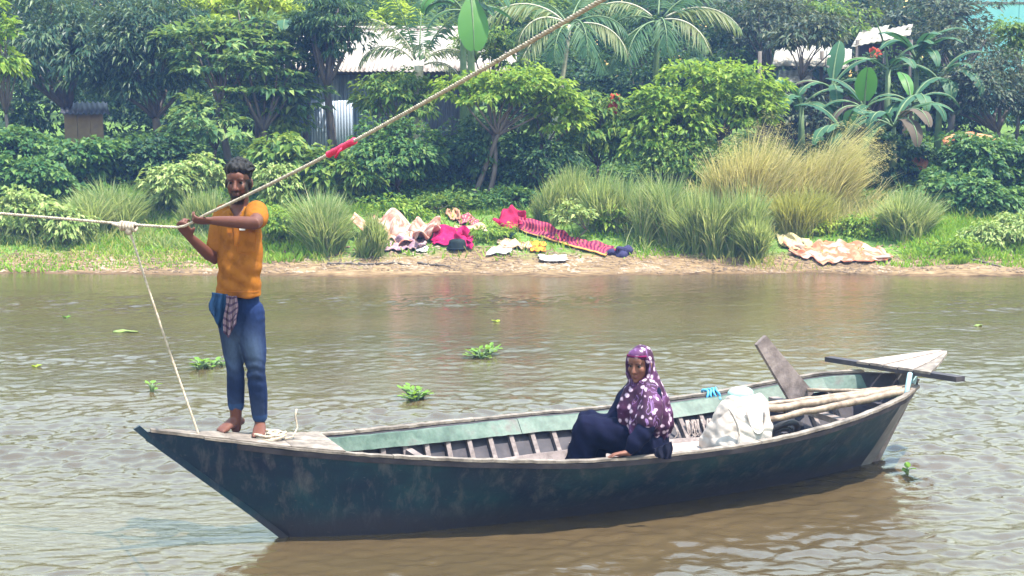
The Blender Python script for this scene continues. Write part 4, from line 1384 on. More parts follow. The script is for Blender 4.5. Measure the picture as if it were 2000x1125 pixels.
def grass_geo(X, Y0, n, r0, spread, h, w, seed, lean=(0, 0), droop=.5, hvar=.4):
    r = rs(seed)
    # several tussocks of different height and lean make one clump
    nt_ = 9
    ta, tq = r.uniform(0, 6.283, nt_), np.sqrt(r.uniform(0, 1, nt_))
    tx, ty, th = np.cos(ta) * tq * r0, np.sin(ta) * tq * r0 * .7, r.uniform(.62, 1.08, nt_)
    tl = r.normal(0, .14, (nt_, 2))
    ti = r.randint(0, nt_, n)
    a = r.uniform(0, 6.283, n); q = np.sqrt(r.uniform(0, 1, n))
    bx, by = X + tx[ti] + np.cos(a) * q * r0 * .42, Y0 + ty[ti] + np.sin(a) * q * r0 * .35
    bz = tz(bx, by) - .03
    hh = h * r.uniform(1 - hvar, 1.10, n) * (1 - .25 * q ** 2) * th[ti]
    h = hh.mean()
    a2 = a + r.normal(0, .7, n)
    sp = spread * (.25 + q * .75) * r.uniform(.4, 1.25, n)
    dx, dy = np.cos(a2) * sp + (lean[0] + tl[ti, 0]) * hh, np.sin(a2) * sp * .8 + (lean[1] + tl[ti, 1]) * hh
    t = np.array([0, .35, .7, 1.0])
    dr = droop * r.uniform(.3, 1.5, n)
    Xc = bx[:, None] + dx[:, None] * t ** 1.5
    Yc = by[:, None] + dy[:, None] * t ** 1.5
    Zc = bz[:, None] + hh[:, None] * (t - dr[:, None] * .38 * t ** 3)
    wd = w * r.uniform(.6, 1.3, n)[:, None] * np.array([.8, 1.0, .7, .06])
    tw = r.uniform(0, 3.14, n)
    sx, sy = np.cos(tw)[:, None] * wd / 2, np.sin(tw)[:, None] * wd / 2
    A = np.stack([Xc - sx, Yc - sy, Zc], -1); B = np.stack([Xc + sx, Yc + sy, Zc], -1)
    V = np.stack([A, B], 2).reshape(n, 8, 3)
    f = np.array([[0, 1, 3, 2], [2, 3, 5, 4], [4, 5, 7, 6]])
    F = (f[None] + np.arange(n)[:, None, None] * 8).reshape(-1, 4)
    return V.reshape(-1, 3), F, np.stack([Xc[:, -1], Yc[:, -1], Zc[:, -1]], -1)

def grass_clump(label, px, Y, hw, top, mat, n, seed, lean=(0, 0), droop=.5, group='tall grass clumps on the bank', w=.019, plume=None, r0f=.55):
    k = px2m(Y)
    X = at(px, 400, Y)[0]
    z0 = float(tz(X, Y))
    h = at(px, top, Y)[2] - z0
    t = thing('grass_clump', label, 'grass', (X, Y, z0), group)
    V, F, tips = grass_geo(X, Y, n, hw * k * r0f, hw * k * .62, h * 1.12, w, seed, lean, droop)
    bulk('blades', V, F, M[mat], t)
    if plume:
        V, F, tips = grass_geo(X, Y - .02, 260, hw * k * r0f, hw * k * .6, h * 1.22, w * .8, seed + 3, (lean[0] + .10, lean[1]), droop * .8, .25)
        r = rs(seed)
        P = np.repeat(tips, 16, 0) + r.normal(0, 1, (len(tips) * 16, 3)) * A3(.035, .03, .03) - A3(.10, 0, .0) * np.tile(np.linspace(0, 1, 16), len(tips))[:, None]
        v, f = leaf_geo(P, unit(r.normal(0, .5, P.shape) + A3(.9, 0, .1)), unit(r.normal(0, 1, P.shape)), np.full(len(P), .045), np.full(len(P), .006), .2)
        F3 = np.concatenate([F[:, [0, 1, 2]], F[:, [0, 2, 3]], f + len(V)])
        bulk('flower_stalks', np.concatenate([V, v]), F3, M[plume], t)
    return t

def frond_geo(base, az, el, length, curl, seed, pairs=26, wl=.32, dang=.45):
    """palm frond: arching rib with two rows of leaflets"""
    r = rs(seed)
    m = 14
    s = np.linspace(0, 1, m)
    ang = el - curl * s ** 1.2
    dx = np.cumsum(np.cos(ang)) * length / m; dz = np.cumsum(np.sin(ang)) * length / m
    h = A3(math.cos(az), math.sin(az), 0)
    rib = base + dx[:, None] * h + dz[:, None] * A3(0, 0, 1)
    side = np.cross(A3(0, 0, 1), h)
    q = np.linspace(.14, .99, pairs)
    P0 = np.stack([np.interp(q, s, rib[:, i]) for i in range(3)], 1)
    T = unit(np.stack([np.interp(q, s, np.gradient(rib[:, i])) for i in range(3)], 1))
    V, F, n = [], [], 0
    ll = length * wl * np.sin(np.pi * (q * .86 + .10)) ** .7
    for sg in (-1, 1):
        D = unit(T * .65 + side * sg * .85 + A3(0, 0, -dang) + r.normal(0, .10, (pairs, 3)))
        Nn = unit(np.cross(D, T) * sg + r.normal(0, .1, (pairs, 3)))
        v, f = leaf_geo(P0, D, Nn, ll * r.uniform(.85, 1.1, pairs), np.full(pairs, length * .026), .28, .05)
        V.append(v); F.append(f + n); n += len(v)
    return np.concatenate(V), np.concatenate(F), rib

def palm(label, cx, cy, Y, trunk_px, fronds, tr=.07, seed=0, mats=('frond',), bark='bark_pale', cat='palm', top_off=0):
    C = at(cx, cy, Y)
    X = at(trunk_px, cy, Y)[0]
    z0 = float(tz(X, Y)) - .05
    t = thing('palm_tree', label, cat, (X, Y, z0))
    b = A3(X, Y, z0)
    pts = arc3(b, (b + C) / 2 + A3((C[0] - X) * .2, 0, 0), C, 14)
    rad = [tr * (1.25 - .45 * q + .03 * (i % 2)) for i, q in enumerate(np.linspace(0, 1, 14))]
    MB().tube(pts, rad, 10).build('trunk', M[bark], t, True)
    r = rs(seed)
    for i, (az, el, ln, cu, mt) in enumerate(fronds):
        b0 = C + A3(math.cos(az) * .05, math.sin(az) * .05, r.uniform(-.03, .05))
        V, F, rib = frond_geo(b0, az, el, ln, cu, seed * 31 + i)
        fr = bulk('frond', V, F, M[mt], t)
        MB().tube(rib, list(np.linspace(.020, .005, len(rib))), 5).build('midrib', M['stem_green' if mt == 'frond' else 'bark_pale'], fr, True)
    return t

def banana_leaf(t, base, az, el, length, width, curl, seed, mat, roll=0.0, torn=.0, petiole=.25):
    m, n = 16, 7
    r = rs(seed)
    s = np.linspace(0, 1, m)
    tot = length * (1 + petiole)
    ss = np.linspace(0, 1, 24)
    ang = el - curl * ss ** 1.4
    h = A3(math.cos(az), math.sin(az), 0)
    px_ = np.concatenate([[0], np.cumsum(np.cos(ang[:-1]))]) * tot / 23; pz = np.concatenate([[0], np.cumsum(np.sin(ang[:-1]))]) * tot / 23
    rib = base + px_[:, None] * h + pz[:, None] * A3(0, 0, 1)
    q = petiole / (1 + petiole) + s / (1 + petiole)
    Cc = np.stack([np.interp(q, ss, rib[:, i]) for i in range(3)], 1)
    T = unit(np.gradient(Cc, axis=0))
    side0 = np.cross(A3(0, 0, 1), h)
    up = unit(np.cross(T, side0))
    up = up * np.sign(up[:, 2:3] + 1e-6) if el < 1.3 else up
    side = unit(side0 * math.cos(roll) + up * math.sin(roll)); upn = np.cross(side, T)
    wd = width / 2 * np.sin(np.pi * np.clip(s * .93 + .05, 0, 1)) ** .55
    P = np.zeros((m, n, 3))
    for j, u in enumerate(np.linspace(-1, 1, n)):
        sag = -.18 * abs(u) + .04 * np.sin(s * 17 + u * 3 + seed)
        P[:, j] = Cc + side * (u * wd)[:, None] + A3(0, 0, 1) * (wd * sag)[:, None] - T * (abs(u) * wd * .2)[:, None] * -1
    mb = MB().grid(P)
    if torn > 0:
        keep = [f for k, f in enumerate(mb.f) if not (r.uniform() < torn and (k % (n - 1)) in (0, n - 2))]
        mb.f = keep
    lf = mb.build('leaf', M[mat], t, True)
    MB().tube(rib, list(np.linspace(.026, .006, len(rib))), 6).build('midrib', M['stem_green'], lf, True)

def banana(label, px, top_py, Y, leaves, seed, stem_r=.08, mat='banana'):
    C = at(px, top_py, Y)
    z0 = float(tz(C[0], Y)) - .05
    t = thing('banana_plant', label, 'banana plant', (C[0], Y, z0), None)
    MB().tube([A3(C[0], Y, z0), A3(C[0] + .02, Y, (z0 + C[2]) / 2), C], [stem_r * 1.2, stem_r, stem_r * .6], 10).build('stem', M['stem_green'], t, True)
    for i, (az, el, ln, wd, cu, mt, rl) in enumerate(leaves):
        banana_leaf(t, C - A3(0, 0, .08), math.radians(az), math.radians(el), ln, wd, math.radians(cu), seed * 17 + i, mt, math.radians(rl), .12 if mt != 'banana' else 0)
    return t

# ------------------------------------------------------------------ huts behind the bank
def tin_sheet(name, p00, p10, p01, mat, parent, ridges=9, amp=.018, thick=.006, lines=None):
    """corrugated sheet from corner p00 along p10 (across the ridges) and p01 (along them)"""
    p00, p10, p01 = (np.asarray(v, float) for v in (p00, p10, p01))
    nrm = unit(np.cross(p10 - p00, p01 - p00))
    n = ridges * 6 + 1
    P = []
    for v in (0, .5, 1):
        P.append([p00 + (p10 - p00) * u + (p01 - p00) * v + nrm * amp * math.sin(u * ridges * 2 * math.pi) for u in np.linspace(0, 1, n)])
    o = MB().grid(P).build(name, mat, parent, True)
    md = o.modifiers.new('thickness', 'SOLIDIFY'); md.thickness = thick; md.offset = 0
    return o
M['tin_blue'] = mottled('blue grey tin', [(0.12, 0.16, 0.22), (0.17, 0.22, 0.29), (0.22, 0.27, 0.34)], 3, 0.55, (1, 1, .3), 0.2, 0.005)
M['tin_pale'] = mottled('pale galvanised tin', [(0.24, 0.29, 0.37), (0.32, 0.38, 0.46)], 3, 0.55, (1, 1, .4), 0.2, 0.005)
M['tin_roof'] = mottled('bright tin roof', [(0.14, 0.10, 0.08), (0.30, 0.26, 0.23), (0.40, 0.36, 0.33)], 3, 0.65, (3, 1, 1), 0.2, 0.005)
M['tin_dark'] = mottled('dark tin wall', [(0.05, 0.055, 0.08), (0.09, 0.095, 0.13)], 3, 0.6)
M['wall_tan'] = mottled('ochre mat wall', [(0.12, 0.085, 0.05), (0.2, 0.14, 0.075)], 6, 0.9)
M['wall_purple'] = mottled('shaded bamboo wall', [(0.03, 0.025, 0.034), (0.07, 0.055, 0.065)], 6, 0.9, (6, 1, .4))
M['roof_white'] = mottled('whitish roofing', [(0.10, 0.085, 0.06), (0.22, 0.20, 0.165), (0.36, 0.34, 0.31)], 6, 0.75)
M['turquoise'] = mottled('turquoise painted wall', [(0.25, 0.62, 0.62), (0.35, 0.72, 0.7)], 2, 0.6)
M['post'] = mottled('bamboo post', [(0.06, 0.05, 0.045), (0.12, 0.1, 0.085)], 6, 0.8)

def gz(px, Y):
    X = at(px, 300, Y)[0]
    return A3(X, Y, float(tz(X, Y)) - .05)

def wall_panels(t, px0, px1, Y, top_py, count, mats, ridges=5, name='wall_panel'):
    e = np.linspace(px0, px1, count + 1)
    for i in range(count):
        a, c = gz(e[i], Y), gz(e[i + 1], Y)
        z = min(a[2], c[2])
        top = at(e[i], top_py, Y)[2]
        p00 = A3(a[0] + .004, Y - .01 * (i % 2), z); p10 = A3(c[0] - .004, Y - .01 * (i % 2), z); p01 = A3(p00[0], p00[1], top)
        tin_sheet(name, p00, p10, p01, M[mats[i % len(mats)]], t, ridges, .014)

hut = thing('tin_hut', 'blue grey tin hut with a bright sunlit roof behind the shrubs', 'hut', gz(720, 29.6))
wall_panels(hut, 548, 742, 29.4, 139, 5, ['tin_blue', 'tin_blue', 'tin_pale', 'tin_blue'])
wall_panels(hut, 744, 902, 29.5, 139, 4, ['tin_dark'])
el, er = at(540, 140, 28.9), at(912, 140, 28.9)
rl, rr = at(620, 58, 32.3), at(880, 58, 32.3)
for i in range(6):
    u0, u1 = i / 6 + .002, (i + 1) / 6 + .006
    z = .008 * (i % 2)
    p00 = el * (1 - u0) + er * u0 + A3(0, 0, z); p10 = el * (1 - u1) + er * u1 + A3(0, 0, z)
    up = A3(0, rl[1] - el[1], rl[2] - el[2])
    tin_sheet('roof_sheet', p00, p10, p00 + up, M['tin_roof'], hut, 7, .012)
MB().tube([el + up + A3(-.05, 0, .03), er + up + A3(.05, 0, .03)], .05, 8).build('ridge_cap', M['tin_roof'], hut, True)
for px in (552, 742, 900):
    p = gz(px, 29.33)
    MB().tube([p, A3(p[0], p[1], at(px, 141, 29.33)[2])], .04, 8).build('post', M['post'], hut, True)
for px in (560, 740, 905):
    p = gz(px, 33.5)
    MB().tube([p, A3(p[0], p[1], rl[2] - .5)], .05, 8).build('post', M['post'], hut, True)
tin_sheet('roof_sheet', at(905, 142, 29.2), at(1010, 138, 29.4), at(908, 98, 30.6), M['tin_roof'], hut, 9, .012)
MB().box((at(820, 139, 29.2) + A3(0, 0, -.05)), (3.85, .05, .06)).build('eave_beam', M['post'], hut)
dz = thing('tin_fence', 'pale upright corrugated tin sheet standing in front of the hut wall', 'fence', gz(648, 28.7))
for i, (a, c) in enumerate(((608, 634), (634.6, 661), (661.5, 690))):
    p0, p1 = gz(a, 28.7), gz(c, 28.7)
    tin_sheet('tin_panel', p0, A3(p1[0], p1[1] - .01 * (i % 2), p0[2]), A3(p0[0], p0[1], at(a, 196 + (i % 2), 28.7)[2]), M['tin_pale'], dz, 5, .007)
hut2 = thing('bamboo_hut', 'shaded bamboo walled hut with broken whitish roofing behind the banana plants', 'hut', gz(1600, 30.0))
e = np.linspace(1478, 1725, 10)
for i in range(9):
    a, c = gz(e[i], 29.9), gz(e[i + 1], 29.9)
    z1 = at(e[i], 160, 29.9)[2]
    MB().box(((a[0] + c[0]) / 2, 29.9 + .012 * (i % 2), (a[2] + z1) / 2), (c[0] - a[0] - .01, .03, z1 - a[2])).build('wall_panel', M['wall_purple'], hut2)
for p00, p10, p01 in ((at(1508, 128, 29.3), at(1612, 130, 29.4), at(1516, 88, 30.6)), (at(1518, 162, 29.0), at(1585, 160, 29.1), at(1522, 138, 29.9)), (at(1612, 132, 29.2), at(1662, 136, 29.2), at(1616, 92, 30.5))):
    tin_sheet('roof_sheet', p00, p10, p01, M['roof_white'], hut2, 6, .010)
for px in (1480, 1600, 1722):
    p = gz(px, 29.8)
    MB().tube([p, A3(p[0], p[1], at(px, 100, 29.8)[2])], .04, 8).build('post', M['post'], hut2, True)
shed = thing('shed', 'small open shed with a white sloping tin roof above the banana plants', 'shed', gz(1720, 31.5))
tin_sheet('roof_sheet', at(1662, 92, 30.9), at(1722, 80, 30.9), at(1680, 60, 32.4), M['roof_white'], shed, 5, .009)
tin_sheet('roof_sheet', at(1722, 80, 30.9), at(1778, 68, 30.9), at(1730, 58, 32.4), M['tin_roof'], shed, 5, .009)
for px, Y in ((1668, 31), (1772, 31), (1690, 32.3), (1765, 32.3)):
    p = gz(px, Y)
    MB().tube([p, A3(p[0], p[1], at(px, 78, Y)[2])], .04, 8).build('post', M['post'], shed, True)
for i in range(4):
    a, c = gz(1672 + i * 26, 32), gz(1697 + i * 26, 32)
    z1 = at(1680, 86, 32)[2]
    MB().box(((a[0] + c[0]) / 2, 32, (a[2] + z1) / 2), (c[0] - a[0], .03, z1 - a[2])).build('wall_panel', M['wall_purple'], shed)
hut3 = thing('mat_hut', 'ochre mat walled hut in deep shade under the mango tree', 'hut', gz(165, 28.2))
e = np.linspace(128, 204, 4)
for i in range(3):
    a, c = gz(e[i], 28.2), gz(e[i + 1], 28.2)
    z1 = at(150, 222, 28.2)[2]
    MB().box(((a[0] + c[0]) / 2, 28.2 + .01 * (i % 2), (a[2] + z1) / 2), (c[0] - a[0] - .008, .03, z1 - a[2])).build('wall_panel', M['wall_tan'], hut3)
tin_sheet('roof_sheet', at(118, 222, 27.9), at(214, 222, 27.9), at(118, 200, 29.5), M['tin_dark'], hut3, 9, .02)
fe = thing('tin_fence', 'low dark fence of stacked ribbed tin beneath the mango tree', 'fence', gz(230, 26.8))
for i in range(3):
    p0 = gz(190, 26.8); z0 = p0[2] + .16 * i
    a, c = at(190, 300, 26.8), at(268, 300, 26.8)
    tin_sheet('tin_panel', A3(a[0], 26.8 + .01 * (i % 2), z0 + .16), A3(a[0], 26.8 + .01 * (i % 2), z0), A3(c[0], 26.8 + .01 * (i % 2), z0 + .16), M['tin_blue'], fe, 3, .014)
tur = thing('painted_house', 'pale turquoise house wall showing through the treetops at the far corner', 'house', gz(1960, 36))
e = np.linspace(1868, 2140, 6)
for i in range(5):
    a, c = gz(e[i], 36), gz(e[i + 1], 36)
    z1 = at(1900, -60, 36)[2]
    MB().box(((a[0] + c[0]) / 2, 36 + .012 * (i % 2), (a[2] + z1) / 2), (c[0] - a[0] - .006, .12, z1 - a[2])).build('wall_panel', M['turquoise'], tur)
MB().box(((gz(1868, 36)[0] + gz(2140, 36)[0]) / 2, 36.0, at(1900, 6, 36)[2]), (3.7, .18, .05)).build('cornice', M['roof_white'], tur)
tin_sheet('roof_sheet', at(1850, -58, 35.5), at(2160, -58, 35.5), at(1850, -100, 38), M['tin_roof'], tur, 20, .02)

# ------------------------------------------------------------------ trees, shrubs, palms, bananas
G_BACK = 'dark trees closing the view behind the huts'
back = [(20, 'leaf_dark', 'dark tree showing above the lime leaved tree at the upper left edge'),
        (150, 'leaf_mango', 'dark tree rising behind the broad mango tree'),
        (285, 'leaf_mango', 'dull green tree rising behind the mango tree with pale leaf tips'),
        (400, 'leaf_dark', 'dark tree rising behind the flat tiered tree'),
        (520, 'leaf_mid', 'mid green tree behind the yellow green tree top'),
        (640, 'leaf_dark', 'dark tree rising behind the feathery bare trunked tree'),
        (760, 'leaf_mid', 'mid green tree behind the yellow green bush on the roof ridge'),
        (880, 'leaf_dark', 'dark tree behind the palm with the swollen pale trunk'),
        (1000, 'leaf_mid', 'mid green tree between the great hanging banana leaf and the central palm'),
        (1130, 'leaf_dark', 'dark tree directly behind the central coconut palm'),
        (1250, 'leaf_dark', 'dark tree directly behind the coconut palm with long arching fronds'),
        (1370, 'leaf_purple', 'purplish tree just right of the arching coconut palm'),
        (1490, 'leaf_purple', 'purplish tree high above the lime shrubs'),
        (1610, 'leaf_purple', 'purplish tree high above the broken hut roofing'),
        (1720, 'leaf_dark', 'dark tree directly above the white shed roof'),
        (1825, 'leaf_purple', 'purplish tree just left of the turquoise wall'),
        (2110, 'leaf_dark', 'dark tree cut by the right edge beside the turquoise wall')]
for i, (px, mt, lab) in enumerate(back):
    Y = 36 + (i * 37 % 5) * .9
    if px == 1825:
        Y = 34.0
    woody('tree', lab, 'tree', (px, 62 + (i * 29 % 7) * 4, 100 + (i * 13 % 4) * 8, 92), Y, mt, .22, .085, 100 + i, 80, 46, .46, .3, .8, group=G_BACK, limbs=6, tr=.11, hollow=.5)
back2 = [(70, 205, 'dark undergrowth shrub left of the ochre mat hut'), (200, 190, 'dark undergrowth shrub behind and right of the ochre mat hut'), (330, 200, 'dark undergrowth shrub at the foot of the pale tipped mango tree'),
         (470, 190, 'dark undergrowth shrub between the tiered trees'), (1010, 180, 'dark undergrowth shrub behind the small spreading tree'), (1120, 190, 'dark undergrowth shrub behind the leaning small tree'),
         (1230, 170, 'dark undergrowth shrub beside the orange red hanging cloth'), (1350, 180, 'dark undergrowth shrub behind the large bright lime shrub'), (1430, 120, 'dark undergrowth shrub showing above the large bright lime shrub'),
         (1800, 190, 'dark undergrowth shrub behind the radiating dull banana plant'), (1880, 200, 'dark undergrowth shrub under the sparse dusky tree'), (2040, 190, 'dark undergrowth shrub cut by the right edge behind the dusky tree')]
for i, (px, py, lab) in enumerate(back2):
    Y = 31.8 + (i % 3) * .5
    woody('shrub', lab, 'shrub', (px, py, 88, 80), Y, 'leaf_dark', .17, .08, 160 + i, 60, 44, .34, .3, .8, group='dark undergrowth shrubs between the trees', limbs=4, tr=.04, wood='stems', foliage='leaves', low=-.9)

woody('broadleaf_tree', 'leafy branch tree hanging over the left end of the bright roof', 'tree', (590, 105, 62, 62), 28.4, 'leaf_dark', .16, .07, 211, 40, 46, .24, .4, .8, tr=.05)
woody('broadleaf_tree', 'small leafy tree between the swollen trunked palm and the great hanging banana leaf', 'tree', (950, 105, 62, 44), 28.6, 'leaf_mid', .15, .07, 212, 34, 44, .22, .4, .8, tr=.04)
woody('broadleaf_tree', 'dusky tree leaning over the broken hut roofing', 'tree', (1580, 75, 62, 34), 29.0, 'leaf_purple', .15, .065, 213, 36, 44, .22, .4, .8, tr=.04)
woody('broadleaf_tree', 'blue green sapling between the two banana plants and the bamboo hut wall', 'tree', (1700, 165, 46, 44), 29.2, 'leaf_dark', .15, .065, 214, 30, 44, .20, .4, .8, tr=.03)
woody('shrub', 'purplish shrub filling the front of the bamboo hut wall', 'shrub', (1580, 235, 85, 46), 28.6, 'leaf_purple', .13, .06, 215, 50, 50, .22, .4, .8, tr=.02, wood='stems', foliage='leaves', low=-.9)
# left: mango trees and the layered tree
woody('mango_tree', 'broad dark mango tree with drooping leaves at the upper left edge', 'tree', (120, 110, 175, 125), 28.8, 'leaf_mango', .20, .058, 201, 130, 60, .40, .45, .9, trunk=150, tr=.12)
woody('mango_tree', 'dark mango tree with pale leaf tips between the mat hut and the layered tree', 'tree', (290, 130, 105, 125), 28.2, 'leaf_mango', .20, .056, 202, 95, 60, .36, .45, .9, trunk=300, tr=.10)
woody('broadleaf_tree', 'bright lime leaved young tree cut by the left edge of view', 'tree', (0, 110, 34, 90), 26.0, 'leaf_lime', .16, .085, 203, 26, 40, .18, .35, .9, tr=.04)
woody('layered_tree', 'tree of flat tiered pale green leaf layers behind the standing man', 'tree', (415, 115, 80, 75), 27.2, 'leaf_papaya', .21, .105, 204, 34, 46, .30, .2, .22, trunk=445, tr=.07, up=1.2, hollow=.4)
woody('layered_tree', 'tiered broadleaf tree with blue green leaves left of the tin hut', 'tree', (525, 165, 85, 115), 27.6, 'leaf_papaya', .22, .11, 205, 52, 46, .32, .25, .25, trunk=530, tr=.07, up=1.1, hollow=.4)
woody('layered_tree', 'low layered sapling with pale leaves above the standing man\'s head', 'tree', (405, 235, 72, 62), 26.4, 'leaf_papaya', .18, .095, 206, 26, 46, .26, .25, .25, trunk=420, tr=.04, up=1.2, hollow=.4)
woody('broadleaf_tree', 'yellow green tree top catching the sun above the layered trees', 'tree', (500, 15, 90, 34), 29.0, 'leaf_yellow', .2, .10, 207, 30, 44, .26, .25, .5, tr=.06)
woody('feathery_tree', 'dark feathery tree with a bare trunk in front of the bright roof', 'tree', (640, 60, 72, 85), 27.8, 'leaf_dark', .15, .05, 208, 60, 60, .26, .5, .6, trunk=650, tr=.085)
woody('broadleaf_tree', 'small yellow green bush behind the ridge of the bright roof', 'bush', (770, 42, 44, 30), 33.5, 'leaf_yellow', .16, .09, 209, 26, 46, .24, .25, .8, tr=.05)
woody('broadleaf_tree', 'dim green sapling half hiding the left wall of the tin hut', 'tree', (560, 225, 34, 70), 27.9, 'leaf_mid', .16, .075, 210, 30, 40, .22, .4, .7, tr=.04)
# centre shrubs
woody('umbrella_tree', 'small spreading tree with a bright sunlit top in front of the hut roof', 'tree', (985, 190, 115, 42), 25.2, 'leaf_lime', .135, .075, 221, 62, 52, .24, .35, .7, trunk=935, tr=.045, trunks=2, low=-.3)
woody('umbrella_tree', 'leaning small tree with bright leaves on its right shoulder beside the palm trunk', 'tree', (1085, 235, 72, 62), 25.4, 'leaf_lime', .135, .075, 222, 40, 50, .22, .35, .8, trunk=1030, tr=.04, low=-.4)
woody('shrub', 'deep green rounded shrub below the hut wall, nearest the tin sheet', 'shrub', (785, 315, 95, 75), 25.4, 'leaf_vine', .13, .075, 223, 85, 60, .24, .35, .9, tr=.03, wood='stems', foliage='leaves')
woody('shrub', 'dark shrub in the shade beneath the small spreading tree', 'shrub', (945, 320, 95, 80), 26.0, 'leaf_dark', .13, .065, 224, 80, 56, .25, .35, .9, tr=.03, wood='stems', foliage='leaves')
woody('shrub', 'mid green shrub covering the foot of the hut roof posts', 'shrub', (785, 195, 78, 48), 27.0, 'leaf_mid', .14, .07, 225, 46, 54, .22, .4, .9, tr=.04, wood='stems', foliage='leaves')
woody('shrub', 'dark low bush right of the thin leaning trunks', 'shrub', (1060, 340, 70, 65), 25.2, 'leaf_dark', .12, .06, 226, 50, 54, .22, .35, .9, tr=.03, wood='stems', foliage='leaves')
woody('shrub', 'loose mid green bush under the coconut palms beside the red cloth', 'shrub', (1165, 265, 68, 80), 26.2, 'leaf_mid', .15, .07, 227, 52, 50, .24, .45, .9, tr=.03, wood='stems', foliage='leaves')
woody('shrub', 'low soft green weed patch behind the drying clothes', 'weeds', (850, 408, 90, 28), 24.4, 'leaf_mid', .10, .04, 228, 40, 50, .17, .2, .8, tr=.015, wood='stems', foliage='leaves')
woody('shrub', 'dim green weed patch at the foot of the dark shrubs behind the crimson cloth', 'weeds', (985, 395, 75, 28), 24.6, 'leaf_vine', .10, .04, 229, 36, 50, .17, .2, .8, tr=.015, wood='stems', foliage='leaves')
woody('shrub', 'tiny pale variegated bush growing in front of the tall grass', 'bush', (1122, 424, 32, 26), 22.9, 'leaf_pale', .10, .05, 230, 18, 30, .12, .3, .9, tr=.012, wood='stems', foliage='leaves')
# right: lime shrub
woody('shrub', 'large bright lime shrub standing taller than the golden grass', 'shrub', (1405, 195, 90, 78), 26.2, 'leaf_lime', .14, .085, 241, 80, 54, .25, .35, .9, tr=.04, wood='stems', foliage='leaves', trunks=2)
woody('shrub', 'lime shrub with shaded lower leaves left of the tallest lime shrub', 'shrub', (1300, 245, 72, 80), 25.8, 'leaf_lime', .14, .085, 242, 64, 52, .24, .35, .9, tr=.04, wood='stems', foliage='leaves')
woody('shrub', 'small lime shrub spilling over the golden grass tops', 'shrub', (1480, 225, 40, 34), 25.6, 'leaf_lime', .13, .075, 243, 26, 44, .17, .35, .9, tr=.02, wood='stems', foliage='leaves')
woody('shrub', 'dull green bush filling the shade under the lime shrubs', 'shrub', (1330, 320, 90, 45), 25.4, 'leaf_mid', .12, .06, 244, 46, 50, .2, .35, .8, tr=.02, wood='stems', foliage='leaves')
# right edge
woody('small_leaved_tree', 'dusky small leaved tree with purplish twigs at the right edge', 'tree', (1925, 185, 95, 80), 27.6, 'leaf_purple', .12, .05, 251, 110, 56, .28, .35, .8, trunk=1950, tr=.08)
woody('small_leaved_tree', 'sparse dusky tree in front of the turquoise wall', 'tree', (1860, 85, 62, 45), 31.0, 'leaf_purple', .14, .06, 252, 40, 44, .28, .35, .8, tr=.07)
woody('broadleaf_tree', 'bright green young tree below the turquoise wall at the right edge', 'tree', (1995, 90, 42, 40), 29.0, 'leaf_mid', .15, .075, 253, 28, 44, .22, .35, .8, tr=.04)
woody('broadleaf_tree', 'dusky tree showing between the lime shrub and the bamboo hut', 'tree', (1505, 60, 80, 62), 32.4, 'leaf_purple', .16, .065, 254, 56, 50, .3, .35, .8, tr=.07)
woody('broadleaf_tree', 'thin yellowish leaved tree above the broken hut roofing', 'tree', (1625, 45, 60, 42), 33.0, 'leaf_mid', .16, .065, 255, 36, 44, .28, .35, .8, tr=.06)
# vines and leafy plants on the slope
for i, (px, py, hw, hh, Y, mt, lab) in enumerate((
        (45, 300, 88, 52, 25.9, 'leaf_vine', 'dark vine mound at the left edge below the lime leaved tree'),
        (165, 318, 75, 38, 25.6, 'leaf_vine', 'dark vine mound in front of the ochre mat hut'),
        (300, 325, 75, 40, 25.8, 'leaf_dark', 'shadowy vine mound below the low tin fence'),
        (60, 352, 90, 32, 24.8, 'leaf_vine', 'green creeper patch above the pale leafed plants at the left edge'),
        (1905, 330, 82, 62, 25.6, 'leaf_vine', 'dark blue green vine mound at the right edge under the orange cloths'),
        (1995, 345, 60, 70, 25.9, 'leaf_vine', 'dark vine mound cut by the right edge of view'),
        (1850, 385, 60, 40, 24.8, 'leaf_vine', 'dark creeper hanging beside the round grass clump'),
        (1935, 405, 80, 34, 24.2, 'leaf_vine', 'green creeper between the vine mound and the pale waterside plants'),
        (1700, 310, 95, 52, 26.2, 'leaf_dark', 'dark weeds around the foot of the banana plants'))):
    woody('vine_mound', lab, 'vines', (px, py, hw, hh), Y, mt, .13, .095, 300 + i, int(40 + hw * hh / 90), 54, .20, .35, .8, tr=.012, wood='stems', foliage='leaves', low=-.9, limbs=12)
